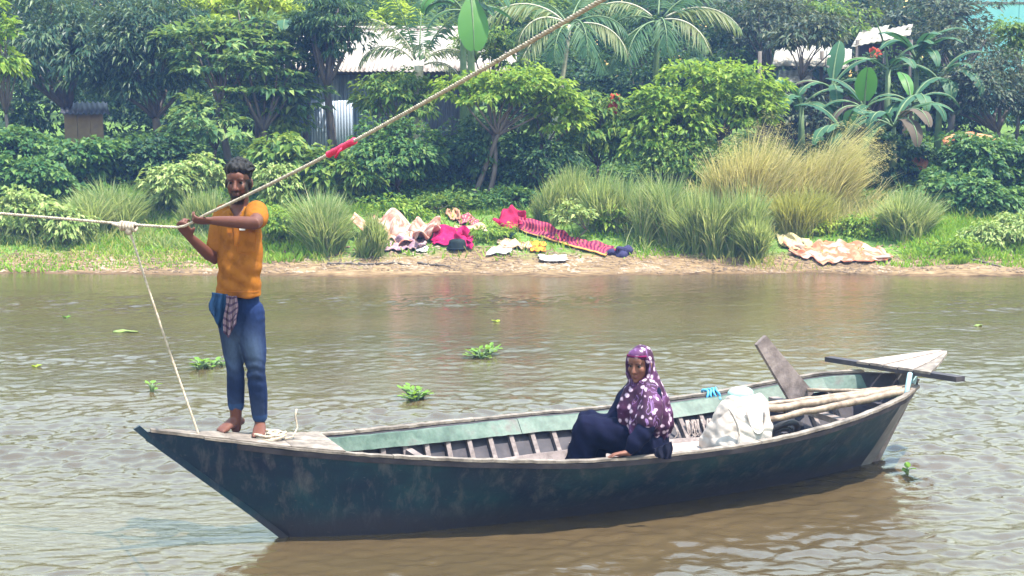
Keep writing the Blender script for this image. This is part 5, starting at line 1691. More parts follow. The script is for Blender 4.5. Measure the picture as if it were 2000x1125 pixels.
for i, (px, py, hw, hh, Y, mt, L, lab) in enumerate((
        (50, 425, 62, 50, 23.2, 'leaf_pale', .13, 'pale leafed plant cascading over the bank at the left edge'),
        (128, 440, 45, 40, 23.0, 'leaf_pale', .12, 'pale leafed plant right beside the left edge plant'),
        (325, 365, 38, 42, 24.2, 'leaf_pale', .14, 'pale yellowish leafed bush left of the standing man'),
        (395, 345, 34, 32, 24.6, 'leaf_pale', .13, 'small pale bush close behind the standing man\'s shoulder'),
        (540, 365, 32, 40, 23.8, 'leaf_pale', .11, 'thin pale leafed weed just right of the standing man'),
        (550, 312, 62, 36, 25.2, 'leaf_mid', .20, 'broad leafed green plant below the left hut wall'),
        (640, 342, 62, 30, 25.0, 'leaf_mid', .20, 'broad leafed green plant at the foot of the tin sheet'),
        (705, 355, 36, 34, 24.8, 'leaf_mid', .17, 'broad leafed plant between the tin sheet and the round shrub'),
        (540, 440, 34, 34, 22.9, 'leaf_lime', .10, 'bright lime weed at the waterside right of the man'),
        (1930, 470, 62, 34, 22.7, 'leaf_pale', .10, 'pale creeping plant near the water at the right'),
        (2000, 455, 48, 38, 22.9, 'leaf_pale', .10, 'pale waterside creeper cut by the right edge of view'),
        (1860, 492, 40, 22, 22.2, 'leaf_lime', .08, 'low lime waterside weeds beside the round grass clump'),
        (1700, 452, 62, 28, 23.2, 'leaf_lime', .09, 'lime weeds between the golden grass and the long patterned sheet'),
        (1610, 448, 50, 20, 23.4, 'leaf_yellow', .08, 'yellowish weeds directly behind the long patterned sheet'),
        (1215, 430, 45, 24, 23.2, 'leaf_lime', .09, 'lime weeds behind the striped red cloth'),
        (960, 465, 40, 18, 22.9, 'leaf_lime', .08, 'lime weeds between the magenta and crimson cloths'),
        (770, 420, 55, 22, 24.0, 'leaf_lime', .09, 'lime weeds behind the patterned quilt'))):
    woody('leafy_plant', lab, 'plant', (px, py, hw, hh), Y, mt, L, L * .55, 330 + i, int(18 + hw * hh / 70), 34, .13 + L * .25, .4, .8, tr=.010, wood='stems', foliage='leaves', low=-.8, limbs=10, bark='stem_green')

# palms
pi = math.pi
palm('coconut palm with feathery fronds and a thin pale trunk in the centre', 1112, 48, 28.0, 1062, [
    (pi * 1.02, .75, 1.75, 1.55, 'frond_tan'), (pi * .92, .25, 1.5, 1.3, 'frond'), (pi * 1.2, -.1, 1.35, 1.0, 'frond_tan'), (-.10, .55, 1.3, 1.7, 'frond'), (-.5, .2, 1.5, 1.5, 'frond_tan'),
    (-1.3, .35, 1.5, 1.9, 'frond'), (-1.9, .0, 1.3, 1.4, 'frond'), (1.2, .9, 1.5, 1.0, 'frond'), (2.2, .8, 1.4, 1.0, 'frond'), (.4, .85, 1.3, 1.3, 'frond'), (-2.6, .45, 1.4, 1.8, 'frond_tan'), (-.8, -.5, 1.3, .7, 'frond')], .045, 1)
palm('coconut palm with long arching fronds above the lime shrubs', 1285, 40, 28.4, 1276, [
    (-.05, .55, 1.75, 1.45, 'frond_tan'), (.25, .95, 1.5, 1.2, 'frond'), (pi * 1.03, .75, 1.4, 1.4, 'frond_tan'), (pi * .9, .35, 1.3, 1.5, 'frond'), (-.7, .1, 1.4, 1.3, 'frond_tan'), (-1.5, .2, 1.4, 1.7, 'frond'),
    (-2.2, -.1, 1.5, 1.2, 'frond'), (1.4, 1.1, 1.3, .8, 'frond'), (-2.7, -.3, 1.5, 1.0, 'frond'), (2.4, .6, 1.3, 1.2, 'frond'), (-.35, -.35, 1.2, .8, 'frond')], .06, 2, bark='stem_green')
palm('young palm with a swollen pale trunk in front of the bright roof', 818, 128, 27.2, 816, [
    (pi * 1.0, .95, 1.35, 2.1, 'frond_tan'), (pi * .97, 1.25, 1.5, 1.3, 'frond_tan'), (.05, .95, 1.25, 2.1, 'frond_tan'), (.0, 1.25, 1.6, 1.0, 'frond'), (-1.4, 1.0, 1.2, 2.0, 'frond_tan'), (1.5, 1.35, 1.5, .6, 'frond'),
    (pi * 1.15, 1.4, 1.7, .5, 'frond'), (-.35, .4, 1.0, 1.7, 'frond_tan')], .10, 3)
banana('banana plant with one great hanging leaf against the palm crowns', 918, -34, 26.4, [
    (-80, -55, 1.0, .56, 32, 'banana', 0), (186, 62, .95, .40, 150, 'banana', -25), (172, 25, .7, .30, 100, 'banana', 20), (8, 35, .9, .26, 110, 'banana_dark', 0), (20, 70, 1.0, .34, 60, 'banana', 0), (-30, 10, .8, .28, 90, 'banana_dark', 0)], 1, .07)
banana('banana plant with folded arching leaves just left of the great hanging leaf', 903, 12, 26.9, [
    (184, 58, .85, .30, 165, 'banana', -30), (170, 40, .7, .26, 120, 'banana_dark', 10), (0, 50, .8, .26, 130, 'banana_dark', 0), (-40, 30, .7, .26, 100, 'banana_dark', 0), (30, 20, .9, .24, 70, 'banana_dark', 0), (200, 5, .7, .22, 90, 'banana_dark', 0)], 8, .07)
banana('banana plant with a bright spade shaped leaf in the right hand grove', 1688, 205, 26.6, [
    (-88, 84, .62, .42, 14, 'banana', 0), (175, 35, .8, .26, 110, 'banana_dark', 0), (205, 20, .8, .22, 120, 'banana_dead', 0), (-20, 40, .8, .26, 105, 'banana_dark', 0), (150, 65, .8, .3, 70, 'banana_dark', 0), (230, 5, .8, .22, 100, 'banana_dark', 0)], 2, .07)
banana('dull banana plant with radiating drooping leaves right of the spade leaf', 1780, 195, 26.8, [
    (-5, 40, .85, .26, 115, 'banana_dark', 0), (-85, 40, .8, .26, 125, 'banana_dark', 0), (178, 38, .8, .25, 115, 'banana_dark', 0), (-50, 20, .75, .24, 110, 'banana_dark', 0), (100, 75, .7, .24, 70, 'banana', 0), (225, 15, .9, .24, 100, 'banana_dark', 0), (30, 60, .85, .26, 80, 'banana_dark', 0), (-110, -5, .9, .2, 90, 'banana_dead', 0)], 3, .07)
banana('tall banana plant with an upright blade leaf before the white shed roof', 1735, 130, 28.4, [
    (170, 82, .9, .30, 22, 'banana_dark', 0), (-8, 60, .9, .26, 80, 'banana_dark', 0), (185, 40, .9, .3, 95, 'banana', 0), (-70, 45, .8, .26, 110, 'banana_dark', 0), (20, 25, .9, .24, 80, 'banana_dark', 0)], 4, .08)
banana('low banana plant with broad dull leaves leaning over the golden grass', 1625, 165, 27.6, [
    (60, 78, .8, .34, 30, 'banana_dark', 0), (185, 30, .9, .24, 105, 'banana_dead', 0), (-40, 35, .85, .3, 105, 'banana_dark', 0), (215, 25, .9, .24, 100, 'banana_dark', 0), (-95, 20, .8, .26, 110, 'banana_dark', 0), (10, 60, .9, .3, 70, 'banana_dark', 0)], 5, .07)
for bi, (px, py, Y, lab) in enumerate(((1565, 200, 27.2, 'dull banana plant leaning out before the shaded bamboo wall'), (1650, 262, 26.0, 'low banana plant whose drooping leaves touch the golden plumes'),
        (1745, 240, 25.9, 'low dull banana plant below the spade leaf plant and the radiating plant'), (1835, 150, 27.8, 'dull banana plant between the radiating plant and the dusky small leaved tree'), (1790, 110, 28.8, 'far banana plant just right of the white shed roof'))):
    rb_ = rs(600 + bi)
    lv = [(rb_.uniform(0, 360), rb_.uniform(15, 70), rb_.uniform(.75, 1.15), rb_.uniform(.22, .34), rb_.uniform(85, 130), 'banana_dark' if rb_.uniform() < .93 else 'banana_dead', 0) for _ in range(9)]
    banana(lab, px, py, Y, lv, 20 + bi, .065)
banana('banana plant with a long glossy leaf over the layered trees on the left', 560, 55, 28.0, [
    (-12, 28, 1.0, .34, 70, 'banana', 0), (185, 40, .8, .3, 90, 'banana_dark', 0), (-85, 40, .8, .28, 100, 'banana_dark', 0)], 6, .07)

# grass clumps
grass_clump('broad drooping grass clump between the pale left edge plants and the man', 195, 23.6, 92, 338, 'grass_blade', 3600, 401, (.04, 0), .75)
grass_clump('thin yellowish grass tuft close on the standing man\'s left', 392, 23.4, 44, 352, 'grass_blade', 1500, 402, (.08, 0), .6)
grass_clump('big dark footed grass clump right of the man beside the patterned quilt', 645, 22.35, 74, 350, 'grass_blade', 4200, 403, (.02, 0), .75)
grass_clump('grass tuft drooping over the left end of the patterned quilt', 722, 22.2, 36, 400, 'grass_blade', 1300, 404, (.10, 0), .8)
grass_clump('soft tall grass clump behind the striped red cloth', 1110, 23.9, 60, 318, 'grass_blade', 2600, 405, (.05, 0), .5)
grass_clump('tall grass clump above the navy bundle', 1200, 23.4, 66, 312, 'grass_blade', 3000, 406, (.06, 0), .55)
grass_clump('thick tall grass clump in the middle of the grass stand', 1290, 22.8, 66, 330, 'grass_blade', 3600, 407, (.02, 0), .6)
grass_clump('waterside grass clump with dark feet below the lime shrub', 1378, 22.45, 56, 352, 'grass_blade', 2800, 408, (0, 0), .65)
grass_clump('waterside grass clump bending towards the long patterned sheet', 1458, 22.35, 56, 350, 'grass_blade', 3000, 409, (.05, 0), .75)
grass_clump('golden plumed grass clump, the one standing against the lime shrubs', 1455, 24.0, 82, 236, 'grass_gold', 3800, 410, (.10, 0), .55, plume='grass_gold')
grass_clump('golden plumed grass clump swept over in front of the banana plants', 1590, 24.1, 88, 240, 'grass_gold', 3800, 411, (.24, 0), .6, plume='grass_gold')
grass_clump('dry brownish grass clump under the golden plumes', 1570, 23.5, 74, 345, 'grass_dry', 2600, 412, (.10, 0), .6)
grass_clump('round isolated grass clump right of the long patterned sheet', 1780, 22.9, 66, 345, 'grass_blade', 4200, 413, (0, 0), .7)
grass_clump('low lime grass tuft on the waterline near the right edge', 1875, 21.75, 24, 485, 'grass_short', 420, 414, (0, 0), .4, w=.011)
grass_clump('low lime grass tuft behind the round isolated clump', 1700, 23.6, 40, 400, 'grass_blade', 1200, 415, (0, 0), .5)
grass_clump('wispy grass tuft beside the tiny variegated bush', 1065, 23.6, 34, 350, 'grass_blade', 1100, 416, (.05, 0), .5)

# short turf, too many blades to count
def turf(name, n, xr, yr, hr, mat, seed, test, w=.011):
    r = rs(seed)
    X = r.uniform(*xr, n); Y = r.uniform(*yr, n)
    k = test(X, Y, r.uniform(0, 1, n))
    X, Y = X[k], Y[k]; n = len(X)
    z = tz(X, Y) - .01
    h = r.uniform(*hr, n) * (1 + .5 * wob(X, Y, seed % 40, 1.5)); a = r.uniform(0, 6.28, n); le = r.uniform(.2, .9, n) * h
    tip = np.stack([X + np.cos(a) * le, Y + np.sin(a) * le, z + np.maximum(h, .03)], -1)
    t2 = r.uniform(0, 6.28, n)
    s = np.stack([np.cos(t2) * w, np.sin(t2) * w, 0 * t2], -1)
    b = np.stack([X, Y, z], -1)
    V = np.stack([b - s, b + s, (b + tip) / 2 + s * .7 + A3(0, 0, .2) * h[:, None], tip], 1).reshape(-1, 3)
    F = (np.array([[0, 1, 2], [0, 2, 3]])[None] + np.arange(n)[:, None, None] * 4).reshape(-1, 3)
    return kind(bulk(name, V, F, M[mat]), 'stuff')

def clear_of_washing(X, Y):
    return ~(((X > -2.75) & (X < 1.95) & (Y > 22.0) & (Y < 24.1)) | ((X > 4.05) & (X < 6.1) & (Y > 21.9) & (Y < 23.3)))
def lawn(X, Y, u):
    z = tz(X, Y) + .10 * wob(X, Y, 8, 1.1)
    left = X < -3.0 - .3 * wob(Y, X * 0, 9)
    lim = np.where(left, -.01, np.where(X > 3.6, .03, .22))
    return (z > lim + .05 * u) & (u < .95) & (clear_of_washing(X, Y) | (u < .12))
o = turf('grass', 88000, (-13, 13), (21.7, 26.5), (.05, .13), 'grass_short', 421, lawn, .016)
tag(o, 'short lime green grass covering the bank above the mud', 'grass')
def ragged(X, Y, u):
    return (tz(X, Y) + .12 * wob(X, Y, 10, 1.6) > .10) & (u < .35) & (clear_of_washing(X, Y) | (u < .06))
o = turf('weeds', 26000, (-10.5, 10.5), (21.6, 24.5), (.05, .16), 'grass_dry', 422, ragged, .008)
tag(o, 'thin yellowish weeds scattered over the mud and the turf', 'weeds')
r = rs(430)
n = 26000
X = r.uniform(-11, 11, n); Y = r.uniform(24.3, 31, n)
v, f = leaf_geo(np.stack([X, Y, tz(X, Y) + r.uniform(.02, .25, n)], -1), unit(r.normal(0, 1, (n, 3)) * A3(1, 1, .3)), unit(r.normal(0, .5, (n, 3)) + A3(0, 0, 1)), r.uniform(.08, .16, n), r.uniform(.05, .09, n), .2)
o = kind(bulk('undergrowth', v, f, M['leaf_vine']), 'stuff')
tag(o, 'low leafy undergrowth covering the slope under the shrubs', 'undergrowth')

r = rs(431)
n = 16000
X = r.uniform(-24, 24, n); Y = r.uniform(43, 49, n)
zt = 6.3 + .5 * wob(X, Y, 12, .9)
Z = tz(X, Y) + (zt - tz(X, Y)) * r.uniform(0, 1, n) ** .8
v, f = leaf_geo(np.stack([X, Y, Z], -1), unit(r.normal(0, 1, (n, 3)) * A3(1, .7, .5) + A3(0, 0, -.3)), unit(r.normal(0, .6, (n, 3)) + A3(0, -.3, 1)), r.uniform(.4, .7, n), r.uniform(.22, .36, n), .25)
o = kind(bulk('forest', v, f, M['leaf_dark']), 'stuff')
tag(o, 'far dark woodland closing every gap behind the tall trees', 'woodland')

# wild mid-height grass tangling the clumps together
def wild(name, label, n, xr, yr, h, mat, seed, lean, test=None, w=.013):
    r = rs(seed)
    k = int(n / 34)
    cx, cy = r.uniform(*xr, k), r.uniform(*yr, k)
    if test is not None:
        q = test(cx, cy); cx, cy = cx[q], cy[q]
    V, F, m = [], [], 0
    for i in range(len(cx)):
        v, f, _ = grass_geo(cx[i], cy[i], 34, .20, .22, h * r.uniform(.45, 1.25), w, seed * 7 + i, (lean * r.uniform(-.6, 1.6), 0), .7)
        V.append(v); F.append(f + m); m += len(v)
    o = kind(bulk(name, np.concatenate(V), np.concatenate(F), M[mat]), 'stuff')
    tag(o, label, 'grass')
wild('wild_grass', 'wild tangled green grass joining the tall clumps along the bank', 15000, (.35, 6.0), (22.4, 24.6), .55, 'grass_blade', 441, .2, clear_of_washing)
wild('wild_grass', 'straw coloured wild grass tangled under the golden plumes', 8000, (3.0, 6.6), (23.0, 24.8), .75, 'grass_gold', 442, .35, clear_of_washing)
wild('wild_grass', 'loose wild grass on the left bank between the leafy plants', 9000, (-9.5, -2.6), (22.7, 24.6), .36, 'grass_blade', 443, .15, clear_of_washing)
wild('wild_grass', 'loose lime wild grass on the right bank beside the creepers', 7000, (5.8, 9.8), (22.0, 24.4), .30, 'grass_short', 444, .1, clear_of_washing)

# clods, dead leaves and litter on the mud
def clods(n, seed):
    r = rs(seed)
    X = r.uniform(-9.5, 9.5, n); Y = r.uniform(21.45, 22.6, n)
    z = tz(X, Y)
    k = z > .005
    X, Y, z = X[k], Y[k], z[k]; n = len(X)
    oct_ = np.array([[1, 0, 0], [0, 1, 0], [-1, 0, 0], [0, -1, 0], [0, 0, 1], [0, 0, -1]], float)
    s = r.uniform(.006, .035, n) ** 1.0
    V = np.stack([X, Y, z], -1)[:, None] + oct_[None] * s[:, None, None] * r.uniform(.5, 1.6, (n, 6, 1)) * A3(1.3, 1, .6)
    f = np.array([[0, 1, 4], [1, 2, 4], [2, 3, 4], [3, 0, 4], [1, 0, 5], [2, 1, 5], [3, 2, 5], [0, 3, 5]])
    return V.reshape(-1, 3), (f[None] + np.arange(n)[:, None, None] * 6).reshape(-1, 3)
M['clod'] = mottled('mud clods', [(.06, .04, .026), (.16, .11, .07), (.3, .24, .18)], 1.5, .95)
V, F = clods(5200, 451)
o = kind(bulk('mud_clods', V, F, M['clod']), 'stuff')
tag(o, 'small clods and scraps scattered over the muddy waterline', 'mud')

r = rs(432)
n = 13000
Y = r.uniform(24, 33, n); X = (Y * .362 + .6 + r.uniform(0, 8, n)) * np.where(r.uniform(0, 1, n) < .5, -1, 1)
hgt = np.clip((Y - 23.5) * .42, .2, 3.8) * (1 + .35 * wob(X, Y, 15, 1.1))
Z = tz(X, Y) + np.maximum(hgt, .1) * r.uniform(0, 1, n) ** .6
v, f = leaf_geo(np.stack([X, Y, Z], -1), unit(r.normal(0, 1, (n, 3)) * A3(1, .8, .5) + A3(0, 0, -.2)), unit(r.normal(0, .5, (n, 3)) + A3(0, -.2, 1)), r.uniform(.2, .42, n), r.uniform(.1, .2, n), .25)
o = kind(bulk('thicket', v, f, M['leaf_vine']), 'stuff')
tag(o, 'leafy thicket carrying on along the bank past both edges of view', 'thicket')

# ------------------------------------------------------------------ washing and litter on the bank
def resample(poly, n):
    p = np.array(poly, float)
    L = np.concatenate([[0], np.cumsum(np.hypot(np.diff(p[:, 0]), np.diff(p[:, 1])))])
    q = np.linspace(0, L[-1], n)
    return np.stack([np.interp(q, L, p[:, i]) for i in range(3)], 1)

def washing(name, label, cat, mat, top, bot, amp=.05, folds=4.0, seed=0, n=34, m=16, thick=.012, group=None):
    """cloth spread over the slope between an upper and a lower edge"""
    a, c = resample(top, n), resample(bot, n)
    P = np.zeros((m, n, 3))
    for i, v in enumerate(np.linspace(0, 1, m)):
        for j in range(n):
            q = a[j] * (1 - v) + c[j] * v
            P[i, j] = at(q[0], q[1], q[2])
    U, V = np.meshgrid(np.linspace(0, 1, n), np.linspace(0, 1, m))
    amp = amp * 1.35
    d = amp * (np.sin(U * folds * 6.28 + V * 2.5 + seed + 1.6 * wob(U * 6, V * 4, seed)) * .6 + .7 * wob(U * 9, V * 7, seed + 1))
    P[..., 2] += d * .8
    P[..., 1] -= d * .8
    P[..., 0] += amp * .5 * wob(U * 8, V * 9, seed + 2)
    g = tz(P[..., 0], P[..., 1]) + .035
    P[..., 2] = np.maximum(P[..., 2], g + .4 * np.abs(d) * (P[..., 2] < g + .03))
    o = cloth_grid(name, P, mat, thick)
    return tag(o, label, cat, group)

M['c_quilt'] = cloth_mat('pale patterned quilt', (.42, .31, .25), (.38, .13, .09), 'patches', 9, .9, (.46, .38, .33))
M['c_quilt2'] = cloth_mat('mauve patterned cloth', (.36, .25, .24), (.20, .12, .19), 'patches', 8, .9, (.42, .26, .22))
M['c_peach'] = cloth_mat('peach cloth', (0.422, 0.211, 0.136))
M['c_check'] = cloth_mat('red checked cloth', (0.341, 0.062, 0.074), (0.422, 0.211, 0.198), 'checks', 9, .9, (0.186, 0.043, 0.074))
M['c_cream'] = cloth_mat('cream cloth', (0.422, 0.310, 0.223), (0.384, 0.223, 0.136), 'patches', 4, .9)
M['c_magenta'] = cloth_mat('magenta cloth', (0.360, 0.007, 0.081))
M['c_crimson'] = cloth_mat('crimson cloth', (0.322, 0.009, 0.056))
M['c_stripe'] = cloth_mat('red cloth with dark bars', (0.124, 0.012, 0.050), (0.372, 0.056, 0.081), 'stripes', 26, .85, (0.434, 0.223, 0.062))
M['c_white'] = cloth_mat('white cloth', (0.459, 0.434, 0.415))
M['c_yellow'] = cloth_mat('yellow cloth', (0.422, 0.260, 0.025), (0.372, 0.074, 0.019), 'patches', 3, .9)
M['c_navy'] = cloth_mat('navy cloth', (0.010, 0.010, 0.025), (0.03, 0.027, 0.075), 'patches', 5, .9)
M['c_green'] = cloth_mat('dark green cloth', (0.012, 0.037, 0.031))
M['c_sheet'] = cloth_mat('white sheet with orange print', (0.384, 0.310, 0.260), (0.341, 0.099, 0.050), 'patches', 5, .9, (0.372, 0.198, 0.124))
M['c_sheet2'] = cloth_mat('pale yellow cloth', (0.434, 0.360, 0.186))
M['c_orange'] = cloth_mat('orange cloth', (0.372, 0.124, 0.056), (0.409, 0.223, 0.124), 'patches', 4, .9)
M['c_red'] = cloth_mat('orange red cloth', (0.384, 0.056, 0.025))
M['black_plastic'] = mottled('black green plastic', [(.006, .010, .012), (.014, .022, .022)], 8, .75, spec=.1)  # shade of the hollow under the magenta cloth, put into a black colour

washing('quilt', 'large pale quilt with reddish pattern spread beside the dark footed grass clump', 'quilt', M['c_quilt'],
        [(686, 420, 23.3), (735, 434, 23.1), (770, 412, 23.4), (800, 440, 23.2), (858, 424, 23.2)], [(728, 488, 22.5), (765, 492, 22.5), (800, 478, 22.6), (826, 474, 22.6), (850, 456, 22.9)], .12, 4, 1, 44, 20)
washing('cloth', 'mauve patterned cloth crumpled along the lower edge of the quilt', 'cloth', M['c_quilt2'],
        [(722, 466, 22.8), (760, 470, 22.7), (800, 465, 22.7), (832, 468, 22.7)], [(735, 500, 22.3), (770, 500, 22.3), (800, 490, 22.4), (826, 484, 22.4)], .06, 5, 2, 32, 12)
washing('cloth', 'peach cloth bundled on top of the slope above the magenta cloth', 'cloth', M['c_peach'],
        [(870, 412, 24.1), (882, 406, 24.2), (897, 406, 24.1)], [(878, 432, 23.8), (888, 436, 23.7), (902, 430, 23.7)], .04, 2, 3, 18, 10)
washing('cloth', 'red checked cloth lying between the peach bundle and the cream cloth', 'cloth', M['c_check'],
        [(893, 424, 23.9), (920, 418, 23.9), (934, 432, 23.7)], [(898, 445, 23.5), (918, 446, 23.5), (938, 448, 23.4)], .04, 2, 4, 20, 10)
washing('cloth', 'cream and tan cloth trailing beside the red checked cloth', 'cloth', M['c_cream'],
        [(886, 448, 23.4), (915, 445, 23.4), (935, 434, 23.5), (950, 448, 23.3)], [(892, 458, 23.2), (915, 456, 23.2), (938, 456, 23.2), (952, 460, 23.1)], .04, 3, 5, 22, 8)
washing('cloth', 'bright magenta cloth draped over a black basin', 'cloth', M['c_magenta'],
        [(842, 462, 22.8), (864, 444, 23.0), (902, 444, 23.0), (922, 458, 22.8)], [(846, 486, 22.55), (872, 482, 22.5), (886, 470, 22.6), (908, 474, 22.55), (922, 492, 22.4)], .045, 3, 6, 32, 14)
bs = thing('basin', 'upturned black green plastic basin under the magenta cloth', 'basin', at(893, 492, 22.45))  # added dome; its black stands in for the shade beneath the cloth
c0 = at(893, 492, 22.5); k0 = float(tz(c0[0], c0[1]))
prof = [(.155, 0), (.15, .015), (.135, .10), (.12, .14), (.08, .155), (.004, .157)]
an = np.linspace(0, 2 * pi, 28, endpoint=False)
MB().loft([[A3(c0[0] + q * math.cos(t), c0[1] + q * math.sin(t), k0 + z) for t in an] for q, z in prof]).build('bowl', M['black_plastic'], bs, True)
MB().tube([A3(c0[0] + .158 * math.cos(t), c0[1] + .158 * math.sin(t), k0 + .012) for t in np.linspace(0, 2 * pi, 30)], .014, 7).build('rim', M['black_plastic'], bs, True)
washing('cloth', 'plain crimson cloth hung over the weeds at the top end of the striped cloth', 'cloth', M['c_crimson'],
        [(962, 432, 23.5), (980, 410, 23.7), (1002, 404, 23.8), (1024, 416, 23.6)], [(972, 447, 23.4), (990, 449, 23.3), (1010, 446, 23.3), (1028, 440, 23.4)], .04, 3, 7, 24, 12)
washing('striped_cloth', 'long red cloth with dark bars and a yellow edge running down the bank', 'cloth', M['c_stripe'],
        [(1012, 424, 23.5), (1040, 426, 23.4), (1075, 440, 23.2), (1110, 456, 22.9), (1150, 471, 22.7), (1194, 480, 22.5)],
        [(1016, 448, 23.3), (1045, 470, 23.0), (1080, 484, 22.75), (1120, 492, 22.5), (1155, 502, 22.35), (1184, 516, 22.2)], .035, 4.5, 8, 80, 12)
washing('white_cloth', 'small white cloth lying on the mud closest to the water', 'cloth', M['c_white'],
        [(1050, 512, 22.15), (1075, 514, 22.1), (1104, 505, 22.2)], [(1058, 526, 21.9), (1082, 526, 21.9), (1110, 522, 21.9)], .025, 2, 9, 20, 10)
washing('white_cloth', 'white cloth folded at the foot of the beige washing pile', 'cloth', M['c_white'],
        [(962, 494, 22.5), (980, 490, 22.5), (1000, 496, 22.4)], [(948, 508, 22.2), (975, 509, 22.2), (998, 508, 22.2)], .025, 2, 10, 20, 8)
washing('cloth', 'beige and tan washing heaped left of the yellow garment', 'cloth', M['c_cream'],
        [(972, 476, 22.8), (995, 474, 22.8), (1020, 478, 22.7), (1036, 482, 22.6)], [(968, 494, 22.45), (990, 496, 22.4), (1015, 498, 22.4), (1034, 498, 22.4)], .045, 3, 11, 28, 10)
washing('cloth', 'small dark green cloth at the foot of the crimson cloth', 'cloth', M['c_green'],
        [(984, 460, 23.1), (1004, 458, 23.1)], [(980, 471, 22.9), (1006, 472, 22.9)], .03, 1, 12, 12, 8)
washing('garment', 'yellow and orange garment crumpled beneath the striped cloth', 'garment', M['c_yellow'],
        [(1034, 482, 22.65), (1052, 478, 22.7), (1066, 484, 22.6)], [(1036, 498, 22.35), (1052, 502, 22.3), (1064, 502, 22.3)], .035, 2, 13, 18, 10)
washing('white_cloth', 'tiny white rag near the mauve patterned cloth', 'cloth', M['c_white'],
        [(812, 494, 22.5), (836, 490, 22.5)], [(814, 503, 22.3), (834, 504, 22.3)], .02, 1, 14, 12, 6)
washing('sheet', 'long white and orange printed sheet spread near the water on the right', 'sheet', M['c_sheet'],
        [(1530, 478, 22.9), (1570, 486, 22.75), (1600, 474, 22.9), (1640, 480, 22.8), (1690, 496, 22.5), (1738, 514, 22.2)],
        [(1556, 506, 22.3), (1585, 512, 22.2), (1606, 528, 21.95), (1640, 518, 22.05), (1690, 522, 22.0), (1734, 526, 21.95)], .06, 6, 15, 64, 18)
washing('cloth', 'pale yellow cloth at the upper end of the printed sheet', 'cloth', M['c_sheet2'],
        [(1514, 460, 23.2), (1545, 456, 23.2), (1578, 474, 23.0)], [(1530, 484, 22.75), (1556, 492, 22.6), (1588, 482, 22.75)], .04, 3, 16, 26, 10)
nb = thing('bundle', 'navy cloth bundle with dark knots at the lower end of the striped cloth', 'bundle', at(1210, 512, 22.3))
c0 = at(1211, 497, 22.35)
mb = MB(); r = rs(17)
for i in range(9):
    mb.ell(c0 + A3(r.uniform(-.14, .14), r.uniform(-.08, .08), r.uniform(-.12, .14)), (r.uniform(.07, .12), r.uniform(.06, .1), r.uniform(.05, .085)), rotx(r.uniform(-.6, .6)), 12, 8)
me = melt(mb, .014, 3, 'bundle_cloth'); co, no = get_co(me), get_no(me)
co += no * (.012 * wob(co[:, 0] * 25, co[:, 2] * 25, 18))[:, None]; set_co(me, co)
link('bundle_cloth', me, M['c_navy'], nb)
MB().tube(arc3(c0 + A3(-.16, 0, -.1), c0 + A3(-.08, -.02, .12), c0 + A3(.02, 0, .06), 10), .016, 7).build('knotted_end', M['c_crimson'], nb, True)
for lab, mat, top, bot in (
        ('orange and pink cloths hung on the right edge vines', 'c_orange', [(1838, 272, 26.2), (1862, 262, 26.3), (1900, 260, 26.3), (1946, 262, 26.3)], [(1842, 292, 26.0), (1870, 284, 26.0), (1905, 284, 26.0), (1944, 282, 26.0)]),
        ('small orange rag caught in the vines below the larger orange cloths', 'c_orange', [(1784, 304, 26.1), (1812, 300, 26.1)], [(1780, 330, 25.9), (1810, 332, 25.9)]),
        ('orange rag cut by the right edge of view', 'c_orange', [(1984, 294, 26.2), (2012, 290, 26.2)], [(1986, 322, 26.0), (2012, 322, 26.0)]),
        ('orange red cloth hanging under the coconut palms', 'c_red', [(1194, 182, 26.0), (1210, 186, 26.0)], [(1188, 218, 25.9), (1206, 222, 25.9)]),
        ('pinkish rag hanging beside the shed roof', 'c_red', [(1696, 96, 30.6), (1722, 92, 30.6)], [(1702, 116, 30.5), (1724, 110, 30.5)])):
    washing('hanging_cloth', lab, 'cloth', M[mat], top, bot, .03, 2, len(lab), 22, 10)
M['clay'] = mottled('red clay lumps', [(.28, .12, .08), (.42, .2, .14)], 8, .9)
# driftwood on the mud
r = rs(19)
for i, (x0, y0, x1, y1, lab) in enumerate((
        (640, 527, 705, 524, 'dark driftwood stick on the mud nearest the dark footed grass clump'),
        (700, 531, 800, 527, 'long dark driftwood branch lying along the muddy waterline'),
        (815, 530, 880, 533, 'crooked driftwood branch below the magenta cloth'),
        (1898, 528, 1955, 530, 'single brown stick in the shallows near the right edge'))):
    Ya, Yb = 21.75 + .05 * i, 21.72
    a, c = at(x0, y0, Ya), at(x1, y1, Yb)
    pts = [a * (1 - t) + c * t + A3(0, r.normal(0, .02), 0) for t in np.linspace(0, 1, 10)]
    for p in pts:
        p[2] = max(float(tz(p[0], p[1])) + .012, .015) + abs(r.normal(0, .01))
    mb = MB().tube(pts, list(np.linspace(.022, .009, 10)), 7)
    for q in (3, 6):
        mb.tube([pts[q], pts[q] + A3(r.normal(0, .08), r.normal(0, .08), .05)], [.010, .004], 6)
    tag(mb.build('driftwood', M['bark'], None, True), lab, 'driftwood')

# ------------------------------------------------------------------ floating plants
def surf(px, py):
    rr = ray(px, py)
    t = -CAMH / rr[2]
    return A3(rr[0] * t, rr[1] * t, 0)

